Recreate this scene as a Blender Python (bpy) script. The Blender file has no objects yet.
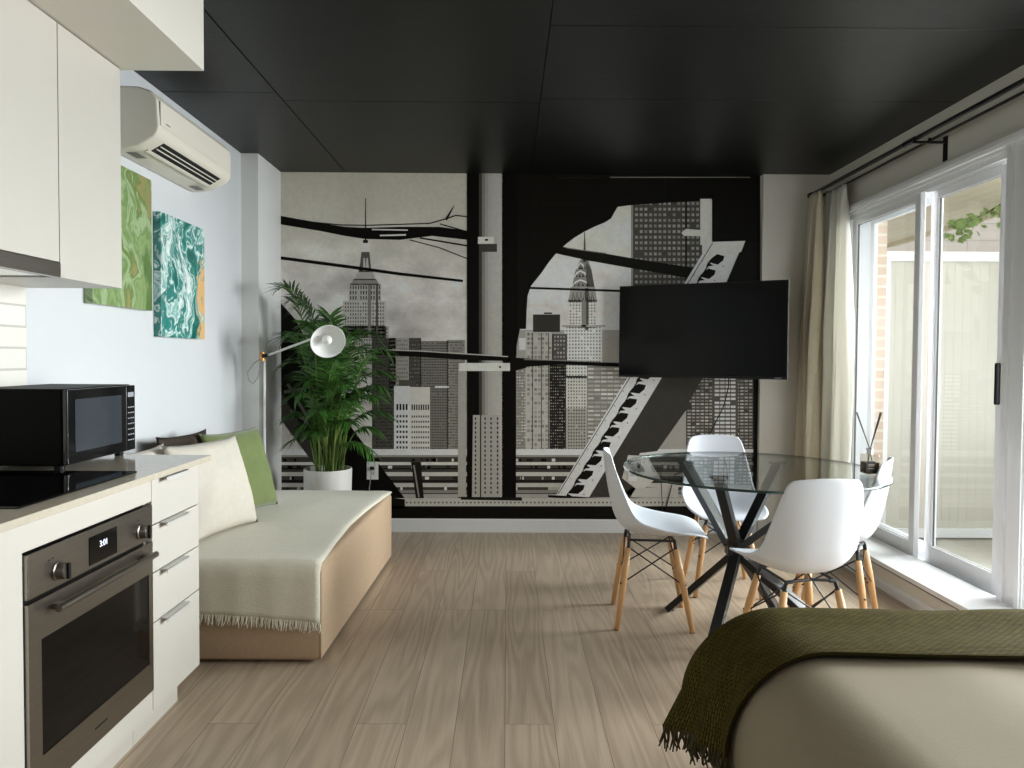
import bpy, bmesh, math, random
from mathutils import Vector, Matrix, noise
C = bpy.context.scene
COL = C.collection
PI = math.pi

# ------------------------------------------------------------------ camera, world, light, exposure
FPX = 712.0
PITCH = math.radians(1.6); ROLL = .006; SHY = 26 - FPX * math.tan(PITCH) ; YAW = math.atan(5 / FPX)
cd = bpy.data.cameras.new('camera'); cam = bpy.data.objects.new('camera', cd); COL.objects.link(cam)
cd.sensor_width = 36; cd.lens = FPX / 1024 * 36; cd.clip_start = .02; cd.shift_y = -SHY / 1024
cam.location = (0, 0, 1.25); cam.rotation_euler = (Matrix.Rotation(-YAW, 3, 'Z') @ Matrix.Rotation(PI / 2 - PITCH, 3, 'X') @ Matrix.Rotation(ROLL, 3, 'Z')).to_euler()
C.camera = cam
C.view_settings.view_transform = 'Standard'; C.view_settings.look = 'None'
C.view_settings.gamma = 1; C.view_settings.use_curve_mapping = False
C.view_settings.exposure = 0.62
C.cycles.use_denoising = True
C.cycles.max_bounces = 10; C.cycles.transparent_max_bounces = 16
C.cycles.sample_clamp_indirect = 8
C.cycles.caustics_reflective = False; C.cycles.caustics_refractive = False

w = bpy.data.worlds.new('sky'); C.world = w; w.use_nodes = True
bg = w.node_tree.nodes['Background']; bg.inputs[0].default_value = (.86, .93, 1, 1); bg.inputs[1].default_value = .9

def area(name, loc, rot, sx, sy, power, color):
    l = bpy.data.lights.new(name, 'AREA'); l.shape = 'RECTANGLE'; l.size = sx; l.size_y = sy
    l.energy = power; l.color = color
    o = bpy.data.objects.new(name, l); COL.objects.link(o); o.location = loc; o.rotation_euler = rot
    return o
# daylight over the balcony, coming through the sliding door and the window beside the bed
dl = area('daylight_door', (4.0, 3.75, 1.75), (0, math.radians(80), math.radians(14)), 2.0, 2.0, 105, (.95, .98, 1)); dl.data.spread = math.radians(85)
area('daylight_window', (2.62, 2.05, 1.25), (0, math.radians(90), 0), 2.0, 2.0, 44, (.97, .985, 1))
# added warm fill under the ceiling behind the camera, no known lamp there
area('warm_fill_kitchen', (.1, -.9, 2.5), (math.radians(28), 0, 0), 2.4, .9, 14, (1, .95, .88))

# ------------------------------------------------------------------ helpers
def sr(c):
    f = lambda v: v / 12.92 if v <= .04045 else ((v + .055) / 1.055) ** 2.4
    return tuple(f(v / 255) for v in c)
MATS = {}
def mat(name, rgb=(200, 200, 200), rough=.5, metal=0, var=.04, vscale=8, bump=0, bscale=60, spec=.5, coat=0, sheen=0, trans=0, emit=0, stretch=(1, 1, 1)):
    if name in MATS: return MATS[name]
    m = bpy.data.materials.new(name); m.use_nodes = True; MATS[name] = m
    nt = m.node_tree; b = nt.nodes['Principled BSDF']; col = sr(rgb)
    b.inputs['Roughness'].default_value = rough; b.inputs['Metallic'].default_value = metal
    b.inputs['Specular IOR Level'].default_value = spec; b.inputs['Coat Weight'].default_value = coat
    b.inputs['Sheen Weight'].default_value = sheen
    tc = nt.nodes.new('ShaderNodeTexCoord'); mp = nt.nodes.new('ShaderNodeMapping'); mp.inputs['Scale'].default_value = stretch
    nt.links.new(tc.outputs['Object'], mp.inputs[0])
    n = nt.nodes.new('ShaderNodeTexNoise'); n.inputs['Scale'].default_value = vscale; n.inputs['Detail'].default_value = 4
    nt.links.new(mp.outputs[0], n.inputs['Vector'])
    r = nt.nodes.new('ShaderNodeValToRGB')
    r.color_ramp.elements[0].position = .3; r.color_ramp.elements[1].position = .7
    r.color_ramp.elements[0].color = tuple(c * (1 - var) for c in col) + (1,)
    r.color_ramp.elements[1].color = tuple(min(1, c * (1 + var)) for c in col) + (1,)
    nt.links.new(n.outputs[0], r.inputs[0]); nt.links.new(r.outputs[0], b.inputs['Base Color'])
    if emit:
        b.inputs['Emission Color'].default_value = col + (1,); b.inputs['Emission Strength'].default_value = emit
    if bump:
        n2 = nt.nodes.new('ShaderNodeTexNoise'); n2.inputs['Scale'].default_value = bscale; n2.inputs['Detail'].default_value = 3
        nt.links.new(mp.outputs[0], n2.inputs['Vector'])
        bp = nt.nodes.new('ShaderNodeBump'); bp.inputs['Strength'].default_value = bump; bp.inputs['Distance'].default_value = .01
        nt.links.new(n2.outputs[0], bp.inputs['Height']); nt.links.new(bp.outputs[0], b.inputs['Normal'])
    return m

def glass_mat(name, tint, ior=1.45, rough=0.0):
    m = bpy.data.materials.new(name); m.use_nodes = True; MATS[name] = m
    nt = m.node_tree; nt.nodes.clear()
    o = nt.nodes.new('ShaderNodeOutputMaterial'); mx = nt.nodes.new('ShaderNodeMixShader')
    t = nt.nodes.new('ShaderNodeBsdfTransparent'); t.inputs[0].default_value = tint + (1,)
    g = nt.nodes.new('ShaderNodeBsdfGlossy'); g.inputs['Roughness'].default_value = rough
    lw_ = nt.nodes.new('ShaderNodeLayerWeight'); lw_.inputs[0].default_value = .5
    pw = nt.nodes.new('ShaderNodeMath'); pw.operation = 'POWER'; pw.inputs[1].default_value = 5; nt.links.new(lw_.outputs['Facing'], pw.inputs[0])
    f0 = ((ior - 1) / (ior + 1)) ** 2; fr = nt.nodes.new('ShaderNodeMath'); fr.operation = 'MULTIPLY_ADD'; fr.inputs[1].default_value = 1 - f0; fr.inputs[2].default_value = f0
    nt.links.new(pw.outputs[0], fr.inputs[0]); nt.links.new(fr.outputs[0], mx.inputs[0]); nt.links.new(t.outputs[0], mx.inputs[1]); nt.links.new(g.outputs[0], mx.inputs[2])
    nt.links.new(mx.outputs[0], o.inputs[0]); return m

class MB:
    def __init__(s): s.v = []; s.f = []; s.mi = []; s.cur = 0; s.uv = None
    def add(s, vs, fs):
        o = len(s.v); s.v += [tuple(v) for v in vs]
        for f in fs: s.f.append([i + o for i in f]); s.mi.append(s.cur)
        return s
    def box(s, x0, x1, y0, y1, z0, z1):
        vs = [(x, y, z) for x in (x0, x1) for y in (y0, y1) for z in (z0, z1)]
        return s.add(vs, [(0, 1, 3, 2), (4, 6, 7, 5), (0, 4, 5, 1), (2, 3, 7, 6), (0, 2, 6, 4), (1, 5, 7, 3)])
    def obox(s, c, size, M=None):
        h = [k / 2 for k in size]; c = Vector(c)
        vs = [Vector((x, y, z)) for x in (-h[0], h[0]) for y in (-h[1], h[1]) for z in (-h[2], h[2])]
        if M is not None: vs = [M @ v for v in vs]
        return s.add([v + c for v in vs], [(0, 1, 3, 2), (4, 6, 7, 5), (0, 4, 5, 1), (2, 3, 7, 6), (0, 2, 6, 4), (1, 5, 7, 3)])
    def bar(s, a, b, wx, wy, up=(0, 0, 1)):
        a = Vector(a); b = Vector(b); d = b - a; z = d.normalized(); u = Vector(up)
        x = u.cross(z)
        if x.length < 1e-4: x = Vector((1, 0, 0)).cross(z)
        x.normalize(); y = z.cross(x); M = Matrix((x, y, z)).transposed()
        return s.obox((a + b) / 2, (wx, wy, d.length), M)
    def tube(s, pts, r, n=10, caps=True):
        pts = [Vector(p) for p in pts]; k = len(pts)
        rs = r if isinstance(r, (list, tuple)) else [r] * k
        t0 = (pts[1] - pts[0]).normalized()
        ref = Vector((0, 0, 1)) if abs(t0.z) < .9 else Vector((1, 0, 0))
        x = ref.cross(t0).normalized(); vs = []
        for i, p in enumerate(pts):
            t = (pts[min(i + 1, k - 1)] - pts[max(i - 1, 0)]).normalized()
            x = (x - t * x.dot(t)).normalized(); y = t.cross(x)
            for j in range(n):
                a = 2 * PI * j / n; vs.append(p + (x * math.cos(a) + y * math.sin(a)) * rs[i])
        fs = []
        for i in range(k - 1):
            for j in range(n):
                a = i * n + j; b = i * n + (j + 1) % n; fs.append((a, b, b + n, a + n))
        if caps: fs.append(tuple(range(n))[::-1]); fs.append(tuple((k - 1) * n + j for j in range(n)))
        return s.add(vs, fs)
    def lathe(s, prof, c=(0, 0, 0), n=40, M=None):
        c = Vector(c); vs = []; k = len(prof)
        for r, z in prof:
            for j in range(n):
                a = 2 * PI * j / n; v = Vector((r * math.cos(a), r * math.sin(a), z))
                if M is not None: v = M @ v
                vs.append(v + c)
        fs = []
        for i in range(k - 1):
            for j in range(n):
                a = i * n + j; b = i * n + (j + 1) % n; fs.append((a, b, b + n, a + n))
        return s.add(vs, fs)
    def grid(s, fn, nu, nv):
        vs = [fn(i / nu, j / nv) for i in range(nu + 1) for j in range(nv + 1)]
        fs = []
        for i in range(nu):
            for j in range(nv):
                a = i * (nv + 1) + j; fs.append((a, a + 1, a + nv + 2, a + nv + 1))
        return s.add(vs, fs)
    def prism(s, poly, axis, a0, a1):
        # poly: 2-D points in the plane across the axis
        def P(p, a):
            return {'x': (a, p[0], p[1]), 'y': (p[0], a, p[1]), 'z': (p[0], p[1], a)}[axis]
        n = len(poly); vs = [P(p, a0) for p in poly] + [P(p, a1) for p in poly]
        fs = [tuple(range(n))[::-1], tuple(range(n, 2 * n))] + [(i, (i + 1) % n, n + (i + 1) % n, n + i) for i in range(n)]
        return s.add(vs, fs)
    def build(s, name, m, parent=None, smooth=False, bevel=0, seg=2, subsurf=0, solid=0, merge=False, world=True, kind=None, label=None, angle=None):
        off = Vector((0, 0, 0)); p = parent
        while p is not None and world: off += Vector(p.location); p = p.parent
        me = bpy.data.meshes.new(name); me.from_pydata([tuple(Vector(v) - off) for v in s.v], [], s.f)
        for mm in (m if isinstance(m, (list, tuple)) else [m]): me.materials.append(mm)
        me.polygons.foreach_set('material_index', s.mi)
        bm = bmesh.new(); bm.from_mesh(me)
        if merge: bmesh.ops.remove_doubles(bm, verts=bm.verts, dist=1e-5)
        bmesh.ops.recalc_face_normals(bm, faces=bm.faces); bm.to_mesh(me); bm.free()
        if smooth: me.polygons.foreach_set('use_smooth', [True] * len(me.polygons))
        o = bpy.data.objects.new(name, me); COL.objects.link(o); o.parent = parent
        if solid:
            q = o.modifiers.new('solid', 'SOLIDIFY'); q.thickness = solid; q.offset = 0
        if bevel:
            q = o.modifiers.new('bevel', 'BEVEL'); q.width = bevel; q.segments = seg; q.limit_method = 'ANGLE'
            if not smooth:
                me.polygons.foreach_set('use_smooth', [True] * len(me.polygons))
                wn = o.modifiers.new('wn', 'WEIGHTED_NORMAL'); wn.keep_sharp = False
        if subsurf:
            q = o.modifiers.new('sub', 'SUBSURF'); q.levels = subsurf; q.render_levels = subsurf
        if kind: o['kind'] = kind
        if label: o['label'] = label
        return o

def tag(o, label, cat, group=None):
    o['label'] = label; o['category'] = cat
    if group: o['group'] = group
    return o
def thing(name, label, cat, loc=(0, 0, 0), group=None):
    o = bpy.data.objects.new(name, None); COL.objects.link(o); o.location = loc; o.empty_display_size = .05
    return tag(o, label, cat, group)
def struct(name, mb, m, **k):
    o = mb.build(name, m, **k); o['kind'] = 'structure'; return o
def B(*a): return MB().box(*a)
def rounded_box(x0, x1, y0, y1, z0, z1, r, n=16, fn=None):
    """a box with round edges, as a welded grid; fn moves each point"""
    c = Vector(((x0 + x1) / 2, (y0 + y1) / 2, (z0 + z1) / 2)); h = Vector(((x1 - x0) / 2, (y1 - y0) / 2, (z1 - z0) / 2))
    b = MB()
    def warp(hh, t):   # spread samples so that the rounding gets enough of them
        k = r / hh if hh > r else .999
        s_ = abs(t); q = s_ / .5 if s_ < .5 else 1 + (s_ - .5) / .5
        val = (1 - k) * q if q <= 1 else (1 - k) + k * (q - 1)
        return math.copysign(val * hh, t)
    for ax in range(3):
        for sg in (-1, 1):
            def P(u, v):
                co = [0, 0, 0]; co[ax] = sg * h[ax]
                a, d = [k for k in range(3) if k != ax]
                co[a] = warp(h[a], u * 2 - 1); co[d] = warp(h[d], v * 2 - 1)
                p = Vector(co); inner = Vector([max(-(h[k] - r), min(h[k] - r, p[k])) for k in range(3)])
                dd = p - inner
                if dd.length > 1e-9: p = inner + dd.normalized() * r
                p = p + c
                return fn(p) if fn else p
            b.grid(P, n, n)
    return b
def cushion(wd, ht, th, n=22, seed=0):
    """a pillow in its own frame: width along x, height along z, thickness along y, bottom at z=0"""
    b = MB(); rnd = random.Random(seed)
    for sg in (-1, 1):
        def P(u, v):
            a = u * 2 - 1; c = v * 2 - 1
            e = (max(0, 1 - abs(a) ** 2.6) * max(0, 1 - abs(c) ** 2.6)) ** .55
            pin = 1 - .07 * (1 - abs(c) ** 3) * abs(a) ** 3; pin2 = 1 - .07 * (1 - abs(a) ** 3) * abs(c) ** 3
            wr = noise.noise(Vector((a * 2.4 + seed, c * 2.4, seed))) * .014 * e + noise.noise(Vector((a * 7, c * 5 + seed, 2))) * .004 * e
            return (a * wd / 2 * pin, sg * (th / 2 * e) + wr, ht / 2 + c * ht / 2 * pin2)
        b.grid(P, n, n)
    return b

# ------------------------------------------------------------------ materials
white = mat('white_paint', (226, 226, 224), .6, var=.01)
offwhite = mat('warm_white_paint', (222, 218, 208), .55, var=.01)
trimw = mat('trim_white', (234, 235, 236), .35, var=.01)
lam = mat('cabinet_laminate', (195, 190, 181), .35, var=.008)
steel = mat('brushed_steel', (150, 144, 136), .28, metal=1, var=.06, vscale=30, stretch=(1, .1, 8), bump=.02, bscale=300)
chrome = mat('aluminium', (200, 200, 198), .25, metal=1)
blackm = mat('black_metal', (16, 16, 18), .35, var=.1)
blackp = mat('black_plastic', (8, 8, 9), .4, spec=.3)
blackg = mat('black_glass', (3, 3, 4), .06, var=0, spec=.35)
wood = mat('beech_wood', (214, 168, 118), .45, var=.12, vscale=14, stretch=(1, 1, .15))
shellm = mat('white_shell_plastic', (228, 231, 238), .38, var=.005)
brass = mat('brass', (200, 150, 90), .25, metal=1)
alu = mat('white_aluminium_frame', (240, 241, 243), .35, var=.01)
alug = mat('grey_aluminium', (150, 156, 162), .35, metal=.3, var=.02)
winglass = glass_mat('window_glass', (.97, .985, .98), 1.45)

def ceiling_mat():
    m = mat('black_ceiling_paint', (15, 16, 15), .42, spec=.35, var=.12, vscale=5, bump=.1, bscale=30); return m
def floor_mat():
    m = bpy.data.materials.new('oak_plank_floor'); m.use_nodes = True; nt = m.node_tree; N = nt.nodes; L = nt.links.new
    b = N['Principled BSDF']; tc = N.new('ShaderNodeTexCoord')
    mp = N.new('ShaderNodeMapping'); mp.inputs['Rotation'].default_value = (0, 0, PI / 2); L(tc.outputs['Object'], mp.inputs[0])
    br = N.new('ShaderNodeTexBrick'); L(mp.outputs[0], br.inputs[0])
    br.inputs['Scale'].default_value = 1; br.inputs['Brick Width'].default_value = 1.75; br.inputs['Row Height'].default_value = .168
    br.inputs['Mortar Size'].default_value = .0012; br.inputs['Mortar Smooth'].default_value = .3
    br.offset = .37; br.offset_frequency = 3
    br.inputs['Color1'].default_value = (.1, .1, .1, 1); br.inputs['Color2'].default_value = (.9, .9, .9, 1); br.inputs['Mortar'].default_value = (0, 0, 0, 1)
    # grain: rings stretched along the plank, shifted from plank to plank
    sep = N.new('ShaderNodeMapping'); sep.inputs['Scale'].default_value = (5.2, .42, 1); L(tc.outputs['Object'], sep.inputs[0])
    sc = N.new('ShaderNodeVectorMath'); sc.operation = 'SCALE'; sc.inputs[3].default_value = 13; L(br.outputs['Color'], sc.inputs[0])
    ad = N.new('ShaderNodeVectorMath'); L(sep.outputs[0], ad.inputs[0]); L(sc.outputs[0], ad.inputs[1])
    n1 = N.new('ShaderNodeTexNoise'); n1.inputs['Scale'].default_value = 1.6; n1.inputs['Detail'].default_value = 1.5; L(ad.outputs[0], n1.inputs[0])
    mul = N.new('ShaderNodeMath'); mul.operation = 'MULTIPLY'; mul.inputs[1].default_value = 55; L(n1.outputs[0], mul.inputs[0])
    sn = N.new('ShaderNodeMath'); sn.operation = 'SINE'; L(mul.outputs[0], sn.inputs[0])
    mp2 = N.new('ShaderNodeMapping'); mp2.inputs['Scale'].default_value = (140, 4, 1); L(tc.outputs['Object'], mp2.inputs[0])
    n2 = N.new('ShaderNodeTexNoise'); n2.inputs['Scale'].default_value = 1; n2.inputs['Detail'].default_value = 3; L(mp2.outputs[0], n2.inputs[0])
    mx1 = N.new('ShaderNodeMath'); mx1.operation = 'MULTIPLY_ADD'; mx1.inputs[1].default_value = .11; mx1.inputs[2].default_value = .36; L(sn.outputs[0], mx1.inputs[0])
    ad2 = N.new('ShaderNodeMath'); ad2.operation = 'MULTIPLY_ADD'; ad2.inputs[1].default_value = .35; L(n2.outputs[0], ad2.inputs[0]); L(mx1.outputs[0], ad2.inputs[2])
    bw = N.new('ShaderNodeRGBToBW'); L(br.outputs['Color'], bw.inputs[0])
    ad3 = N.new('ShaderNodeMath'); ad3.operation = 'MULTIPLY_ADD'; ad3.inputs[1].default_value = .22; L(bw.outputs[0], ad3.inputs[0]); L(ad2.outputs[0], ad3.inputs[2])
    r = N.new('ShaderNodeValToRGB'); L(ad3.outputs[0], r.inputs[0])
    r.color_ramp.elements[0].position = .3; r.color_ramp.elements[0].color = sr((152, 133, 113)) + (1,)
    r.color_ramp.elements[1].position = .95; r.color_ramp.elements[1].color = sr((200, 181, 158)) + (1,)
    mx = N.new('ShaderNodeMix'); mx.data_type = 'RGBA'; L(br.outputs['Fac'], mx.inputs[0]); L(r.outputs[0], mx.inputs[6]); mx.inputs[7].default_value = sr((114, 98, 82)) + (1,)
    L(mx.outputs[2], b.inputs['Base Color']); b.inputs['Roughness'].default_value = .38; b.inputs['Specular IOR Level'].default_value = .45
    bp = N.new('ShaderNodeBump'); bp.inputs['Strength'].default_value = .12; bp.inputs['Distance'].default_value = .004; L(ad2.outputs[0], bp.inputs['Height']); L(bp.outputs[0], b.inputs['Normal'])
    return m
def brick_mat(name, c1, c2, mortar, bw_, rh, ms=.01, axis='y', rough=.8, off=.5):
    m = bpy.data.materials.new(name); m.use_nodes = True; nt = m.node_tree; N = nt.nodes; L = nt.links.new
    b = N['Principled BSDF']; tc = N.new('ShaderNodeTexCoord'); sx = N.new('ShaderNodeSeparateXYZ'); cb = N.new('ShaderNodeCombineXYZ')
    L(tc.outputs['Object'], sx.inputs[0]); L(sx.outputs['Y' if axis == 'y' else 'X'], cb.inputs[0]); L(sx.outputs['Z'], cb.inputs[1])
    br = N.new('ShaderNodeTexBrick'); L(cb.outputs[0], br.inputs[0]); br.offset = off
    for k, v in (('Scale', 1), ('Brick Width', bw_), ('Row Height', rh), ('Mortar Size', ms)): br.inputs[k].default_value = v
    br.inputs['Color1'].default_value = sr(c1) + (1,); br.inputs['Color2'].default_value = sr(c2) + (1,); br.inputs['Mortar'].default_value = sr(mortar) + (1,)
    L(br.outputs['Color'], b.inputs['Base Color']); b.inputs['Roughness'].default_value = rough
    bp = N.new('ShaderNodeBump'); bp.inputs['Strength'].default_value = .4; bp.inputs['Distance'].default_value = .003; bp.invert = True
    L(br.outputs['Fac'], bp.inputs['Height']); L(bp.outputs[0], b.inputs['Normal']); return m

# ------------------------------------------------------------------ the room
H = 2.556; YF = 5.088; XL = -1.72; XR = 2.27; YB = -2.6
struct('floor', B(XL - .15, XR + .2, YB, YF + .15, -.1, 0), floor_mat())
ceil = MB()
# concrete slab in panels with narrow open joints
xs = [XL - .15, -1.15, .16, XR + .2]
rows = {0: [YB, .9, 3.57, YF + .15], 1: [YB, .9, 3.68, YF + .15], 2: [YB, .9, 2.83, 3.62, YF + .15]}
for i in range(3):
    ys = rows[i]
    for j in range(len(ys) - 1):
        ceil.box(xs[i] + .0025, xs[i + 1] - .0025, ys[j] + .002, ys[j + 1] - .002, H, H + .05)
ceil.box(XL - .15, XR + .2, YB, YF + .15, H + .012, H + .2)
struct('ceiling', ceil, ceiling_mat(), bevel=.0015, seg=1)
struct('wall_left', B(XL - .15, XL, YB, YF + .15, 0, H), mat('wall_left_paint', (206, 208, 210), .6, var=.01))
struct('wall_far', B(XL, XR, YF, YF + .15, 0, H), white)
struct('wall_back', B(XL, XR, YB - .15, YB, 0, H), white)
wr = MB()
wr.box(XR, XR + .2, YB, YF + .15, 2.245, H)
for a, b_ in ((4.80, YF + .15), (3.08, 3.235), (YB, .3)): wr.box(XR, XR + .2, a, b_, 0, 2.245)
wr.box(XR, XR + .2, .3, 4.80, -.05, .10)
struct('wall_right', wr, offwhite)
cv = MB(); cv.box(2.262, XR, 3.082, 3.233, .155, 2.225); cv.box(2.252, 2.262, 3.19, 3.225, .155, 2.225); cv.box(2.252, 2.262, 3.09, 3.125, .155, 2.225)
struct('trim_10', cv, mat('white_aluminium_frame', (240, 241, 243), .35, var=.01))             # white cover strips between door and window
struct('trim_1', B(XL, -1.61, 4.63, YF, 0, H), white)                      # boxed column in the left corner
struct('trim_2', B(1.80, XR, 5.045, YF, 0, H), offwhite)                   # shallow pier beside the window
sof = B(XL, -1.091, YB, 2.585, 2.27, H)
struct('trim_3', sof, mat('soffit_paint', (216, 211, 200), .55, var=.01))                                    # boxed-in soffit over the cupboards
bb = MB().prism([(YF, 0), (YF - .018, 0), (YF - .018, .085), (YF - .008, .096), (YF, .096)], 'x', -1.61, 1.80)
struct('baseboard_far', bb, trimw)
struct('baseboard_left', MB().prism([(XL, 0), (XL + .018, 0), (XL + .018, .085), (XL + .008, .096), (XL, .096)], 'y', 2.66, 4.63), trimw)
# window head casing
struct('trim_4', MB().prism([(XR, 2.225), (XR - .025, 2.225), (XR - .03, 2.24), (XR - .03, 2.262), (XR, 2.272)], 'y', .2, 4.86), trimw)
# low boxed step under the door
struct('trim_5', B(2.062, XR, YB, 5.045, 0, .118), offwhite)
struct('trim_6', B(2.038, XR + .01, YB, 5.045, .130, .155), trimw, bevel=.003)
struct('trim_7', B(2.052, XR, YB, 5.045, .118, .130), mat('dark_trim_strip', (70, 70, 74), .4))
struct('trim_8', MB().prism([(2.062, 0), (2.046, 0), (2.046, .04), (2.053, .05), (2.062, .052)], 'y', YB, 5.045), trimw)
# backsplash tiles above the worktop
struct('trim_9', B(XL, XL + .008, .2, 2.55, .89, 1.56), brick_mat('white_wall_tiles', (232, 228, 220), (226, 223, 214), (196, 192, 184), .30, .075, .004, rough=.2, off=.5))

# ------------------------------------------------------------------ mural (a printed wall covering, flat on the far wall)
def ray(px, py):
    a_ = px - 512; b_ = -(py - 384 + SHY); cr, sr_ = math.cos(ROLL), math.sin(ROLL); dx = (a_ * cr - b_ * sr_) / FPX; dz = (a_ * sr_ + b_ * cr) / FPX; ct, st, cy, sy = math.cos(PITCH), math.sin(PITCH), math.cos(YAW), math.sin(YAW)
    Y = ct + dz * st; Z = -st + dz * ct
    return (dx * cy + Y * sy, Y * cy - dx * sy, Z)
MUX, MUY = YF / FPX, YF
def wallpt(px, py):
    r = ray(px, py); t = MUY / r[1]; return (r[0] * t, 1.25 + r[2] * t)
class Mural:
    def __init__(s): s.v = []; s.f = []; s.c = []; s.lay = 0
    def poly(s, pts, g, lay=None):
        lay = s.lay if lay is None else lay
        o = len(s.v)
        for p in pts:
            x, z = wallpt(*p); s.v.append((max(-1.61, min(1.80, x)), YF - .0008 - lay * .0003, max(.096, min(H, z))))
        s.f.append(list(range(o, o + len(pts))))
        g = g if isinstance(g, tuple) else (g + 3, g, g - 6); s.c.append(tuple(k * (1.22 if g[1] > 100 else 1 if g[1] > 60 else .7) for k in g))
    def rect(s, x0, y0, x1, y1, g, lay=None): s.poly([(x0, y0), (x1, y0), (x1, y1), (x0, y1)], g, lay)
    def strip(s, top, bot, g, lay=None):
        """filled band between two polylines of equal length"""
        for i in range(len(top) - 1):
            s.poly([top[i], top[i + 1], bot[i + 1], bot[i]], g, lay)
    def line(s, pts, w_, g, lay=None):
        n = len(pts); up = []; dn = []
        for i, p in enumerate(pts):
            a = pts[max(0, i - 1)]; b = pts[min(n - 1, i + 1)]; d = math.hypot(b[0] - a[0], b[1] - a[1]) or 1
            wd = w_[i] if isinstance(w_, (list, tuple)) else w_
            nx, ny = -(b[1] - a[1]) / d * wd / 2, (b[0] - a[0]) / d * wd / 2
            up.append((p[0] + nx, p[1] + ny)); dn.append((p[0] - nx, p[1] - ny))
        s.strip(up, dn, g, lay)
    def tower(s, x0, y0, x1, y1, g, wg, dx, dy, fw=.55, fh=.5, jit=10, lay=None, seed=1, miss=0.05):
        lay = s.lay if lay is None else lay
        s.rect(x0, y0, x1, y1, g, lay); rnd = random.Random(seed)
        nx = max(1, int((x1 - x0 - .6) / dx)); ny = max(1, int((y1 - y0 - .6) / dy)); ox = (x1 - x0 - nx * dx) / 2
        for i in range(nx):
            for j in range(ny):
                if rnd.random() < miss: continue
                X = x0 + ox + (i + .5) * dx; Y = y0 + .8 + (j + .5) * dy
                s.rect(X - dx * fw / 2, Y - dy * fh / 2, X + dx * fw / 2, Y + dy * fh / 2, max(12, min(225, wg + rnd.uniform(-jit, jit))), lay + 1)
m_ = Mural()
def sky_patch(x0, y0, x1, y1, nx, ny, warm=0):
    for i in range(nx):
        for j in range(ny):
            X = x0 + (x1 - x0) * i / nx; X2 = x0 + (x1 - x0) * (i + 1) / nx; Y = y0 + (y1 - y0) * j / ny; Y2 = y0 + (y1 - y0) * (j + 1) / ny
            cx, cy = (X + X2) / 2, (Y + Y2) / 2
            n_ = noise.fractal(Vector((cx / 48., cy / 30., 3.1)), .9, 2.1, 5)
            cl = max(0, min(1, (cy - 205) / 90)); g = 174 + warm + cl * 10 + (n_ * 34 * (.12 + cl))
            m_.poly([(X, Y), (X2, Y), (X2, Y2), (X, Y2)], (g + 5, g, g - 12 + cl * 8), 0)
sky_patch(279, 170, 470, 460, 76, 116)
sky_patch(500, 190, 760, 330, 70, 60, 22)
m_.rect(500, 330, 760, 520, 150, 0)
m_.lay = 1
# stepped tower with a mast, left
m_.line([(365.6, 198), (365.6, 242)], [.8, 1.6], 60)
m_.poly([(362, 243), (369, 243), (370, 252), (361, 252)], 190); m_.rect(363, 240, 368, 243, 50)
m_.poly([(361.5, 252), (369.5, 252), (371.5, 272), (359, 272)], 96)
for x in (363.5, 366.5): m_.poly([(x, 258), (x + 1.5, 258), (x + 2.5, 271), (x - .5, 271)], 165, 2)
m_.poly([(359, 270), (372, 270), (376, 280), (354, 280)], 150); m_.poly([(354, 279), (376, 279), (380, 285), (350, 285)], 120)
m_.tower(349, 284, 381, 301, 158, 78, 2.6, 5.2, .5, .7, 14, seed=2)
m_.tower(343, 301, 386, 338, 166, 92, 2.5, 3.6, .48, .55, 14, seed=3)
m_.rect(368, 285, 371, 338, 110, 3); m_.rect(376, 285, 378, 338, 84, 3)
m_.tower(340, 326, 389, 352, 158, 90, 2.5, 3.8, .48, .55, 14, seed=4)
# blocks right of it
m_.lay = 3
m_.tower(372, 338, 396, 452, 84, 62, 2.4, 3.4, .6, .45, 10, seed=5)
m_.tower(389, 338, 409, 392, 140, 112, 2.3, 4.0, .7, .5, 10, seed=6)
m_.tower(409, 338, 421, 392, 78, 100, 2.2, 4.0, .6, .4, 12, seed=7)
m_.tower(420, 341, 448, 452, 108, 84, 2.6, 2.7, .8, .4, 12, seed=8)
m_.tower(447, 340, 465, 452, 122, 98, 2.4, 2.9, .8, .4, 12, seed=9)
m_.rect(435, 386, 449, 388, 220, 5)
m_.rect(399, 380, 416, 388, 92, 5)
m_.lay = 6
m_.rect(394, 386, 410, 452, 226); m_.rect(410, 387, 430, 452, 190)
for k in range(4): m_.rect(396.5 + k * 3.1, 404, 398.3 + k * 3.1, 410, 48, 7)
for k in range(8): m_.rect(411.6 + k * 2.3, 404.5, 412.9 + k * 2.3, 410, 56, 7)
for j in range(7):
    for k in range(4): m_.rect(396.5 + k * 3.1, 415 + j * 5.2, 398.3 + k * 3.1, 417.4 + j * 5.2, 66, 7)
    for k in range(8): m_.rect(411.6 + k * 2.3, 415.5 + j * 5.2, 412.9 + k * 2.3, 417.5 + j * 5.2, 78, 7)
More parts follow.
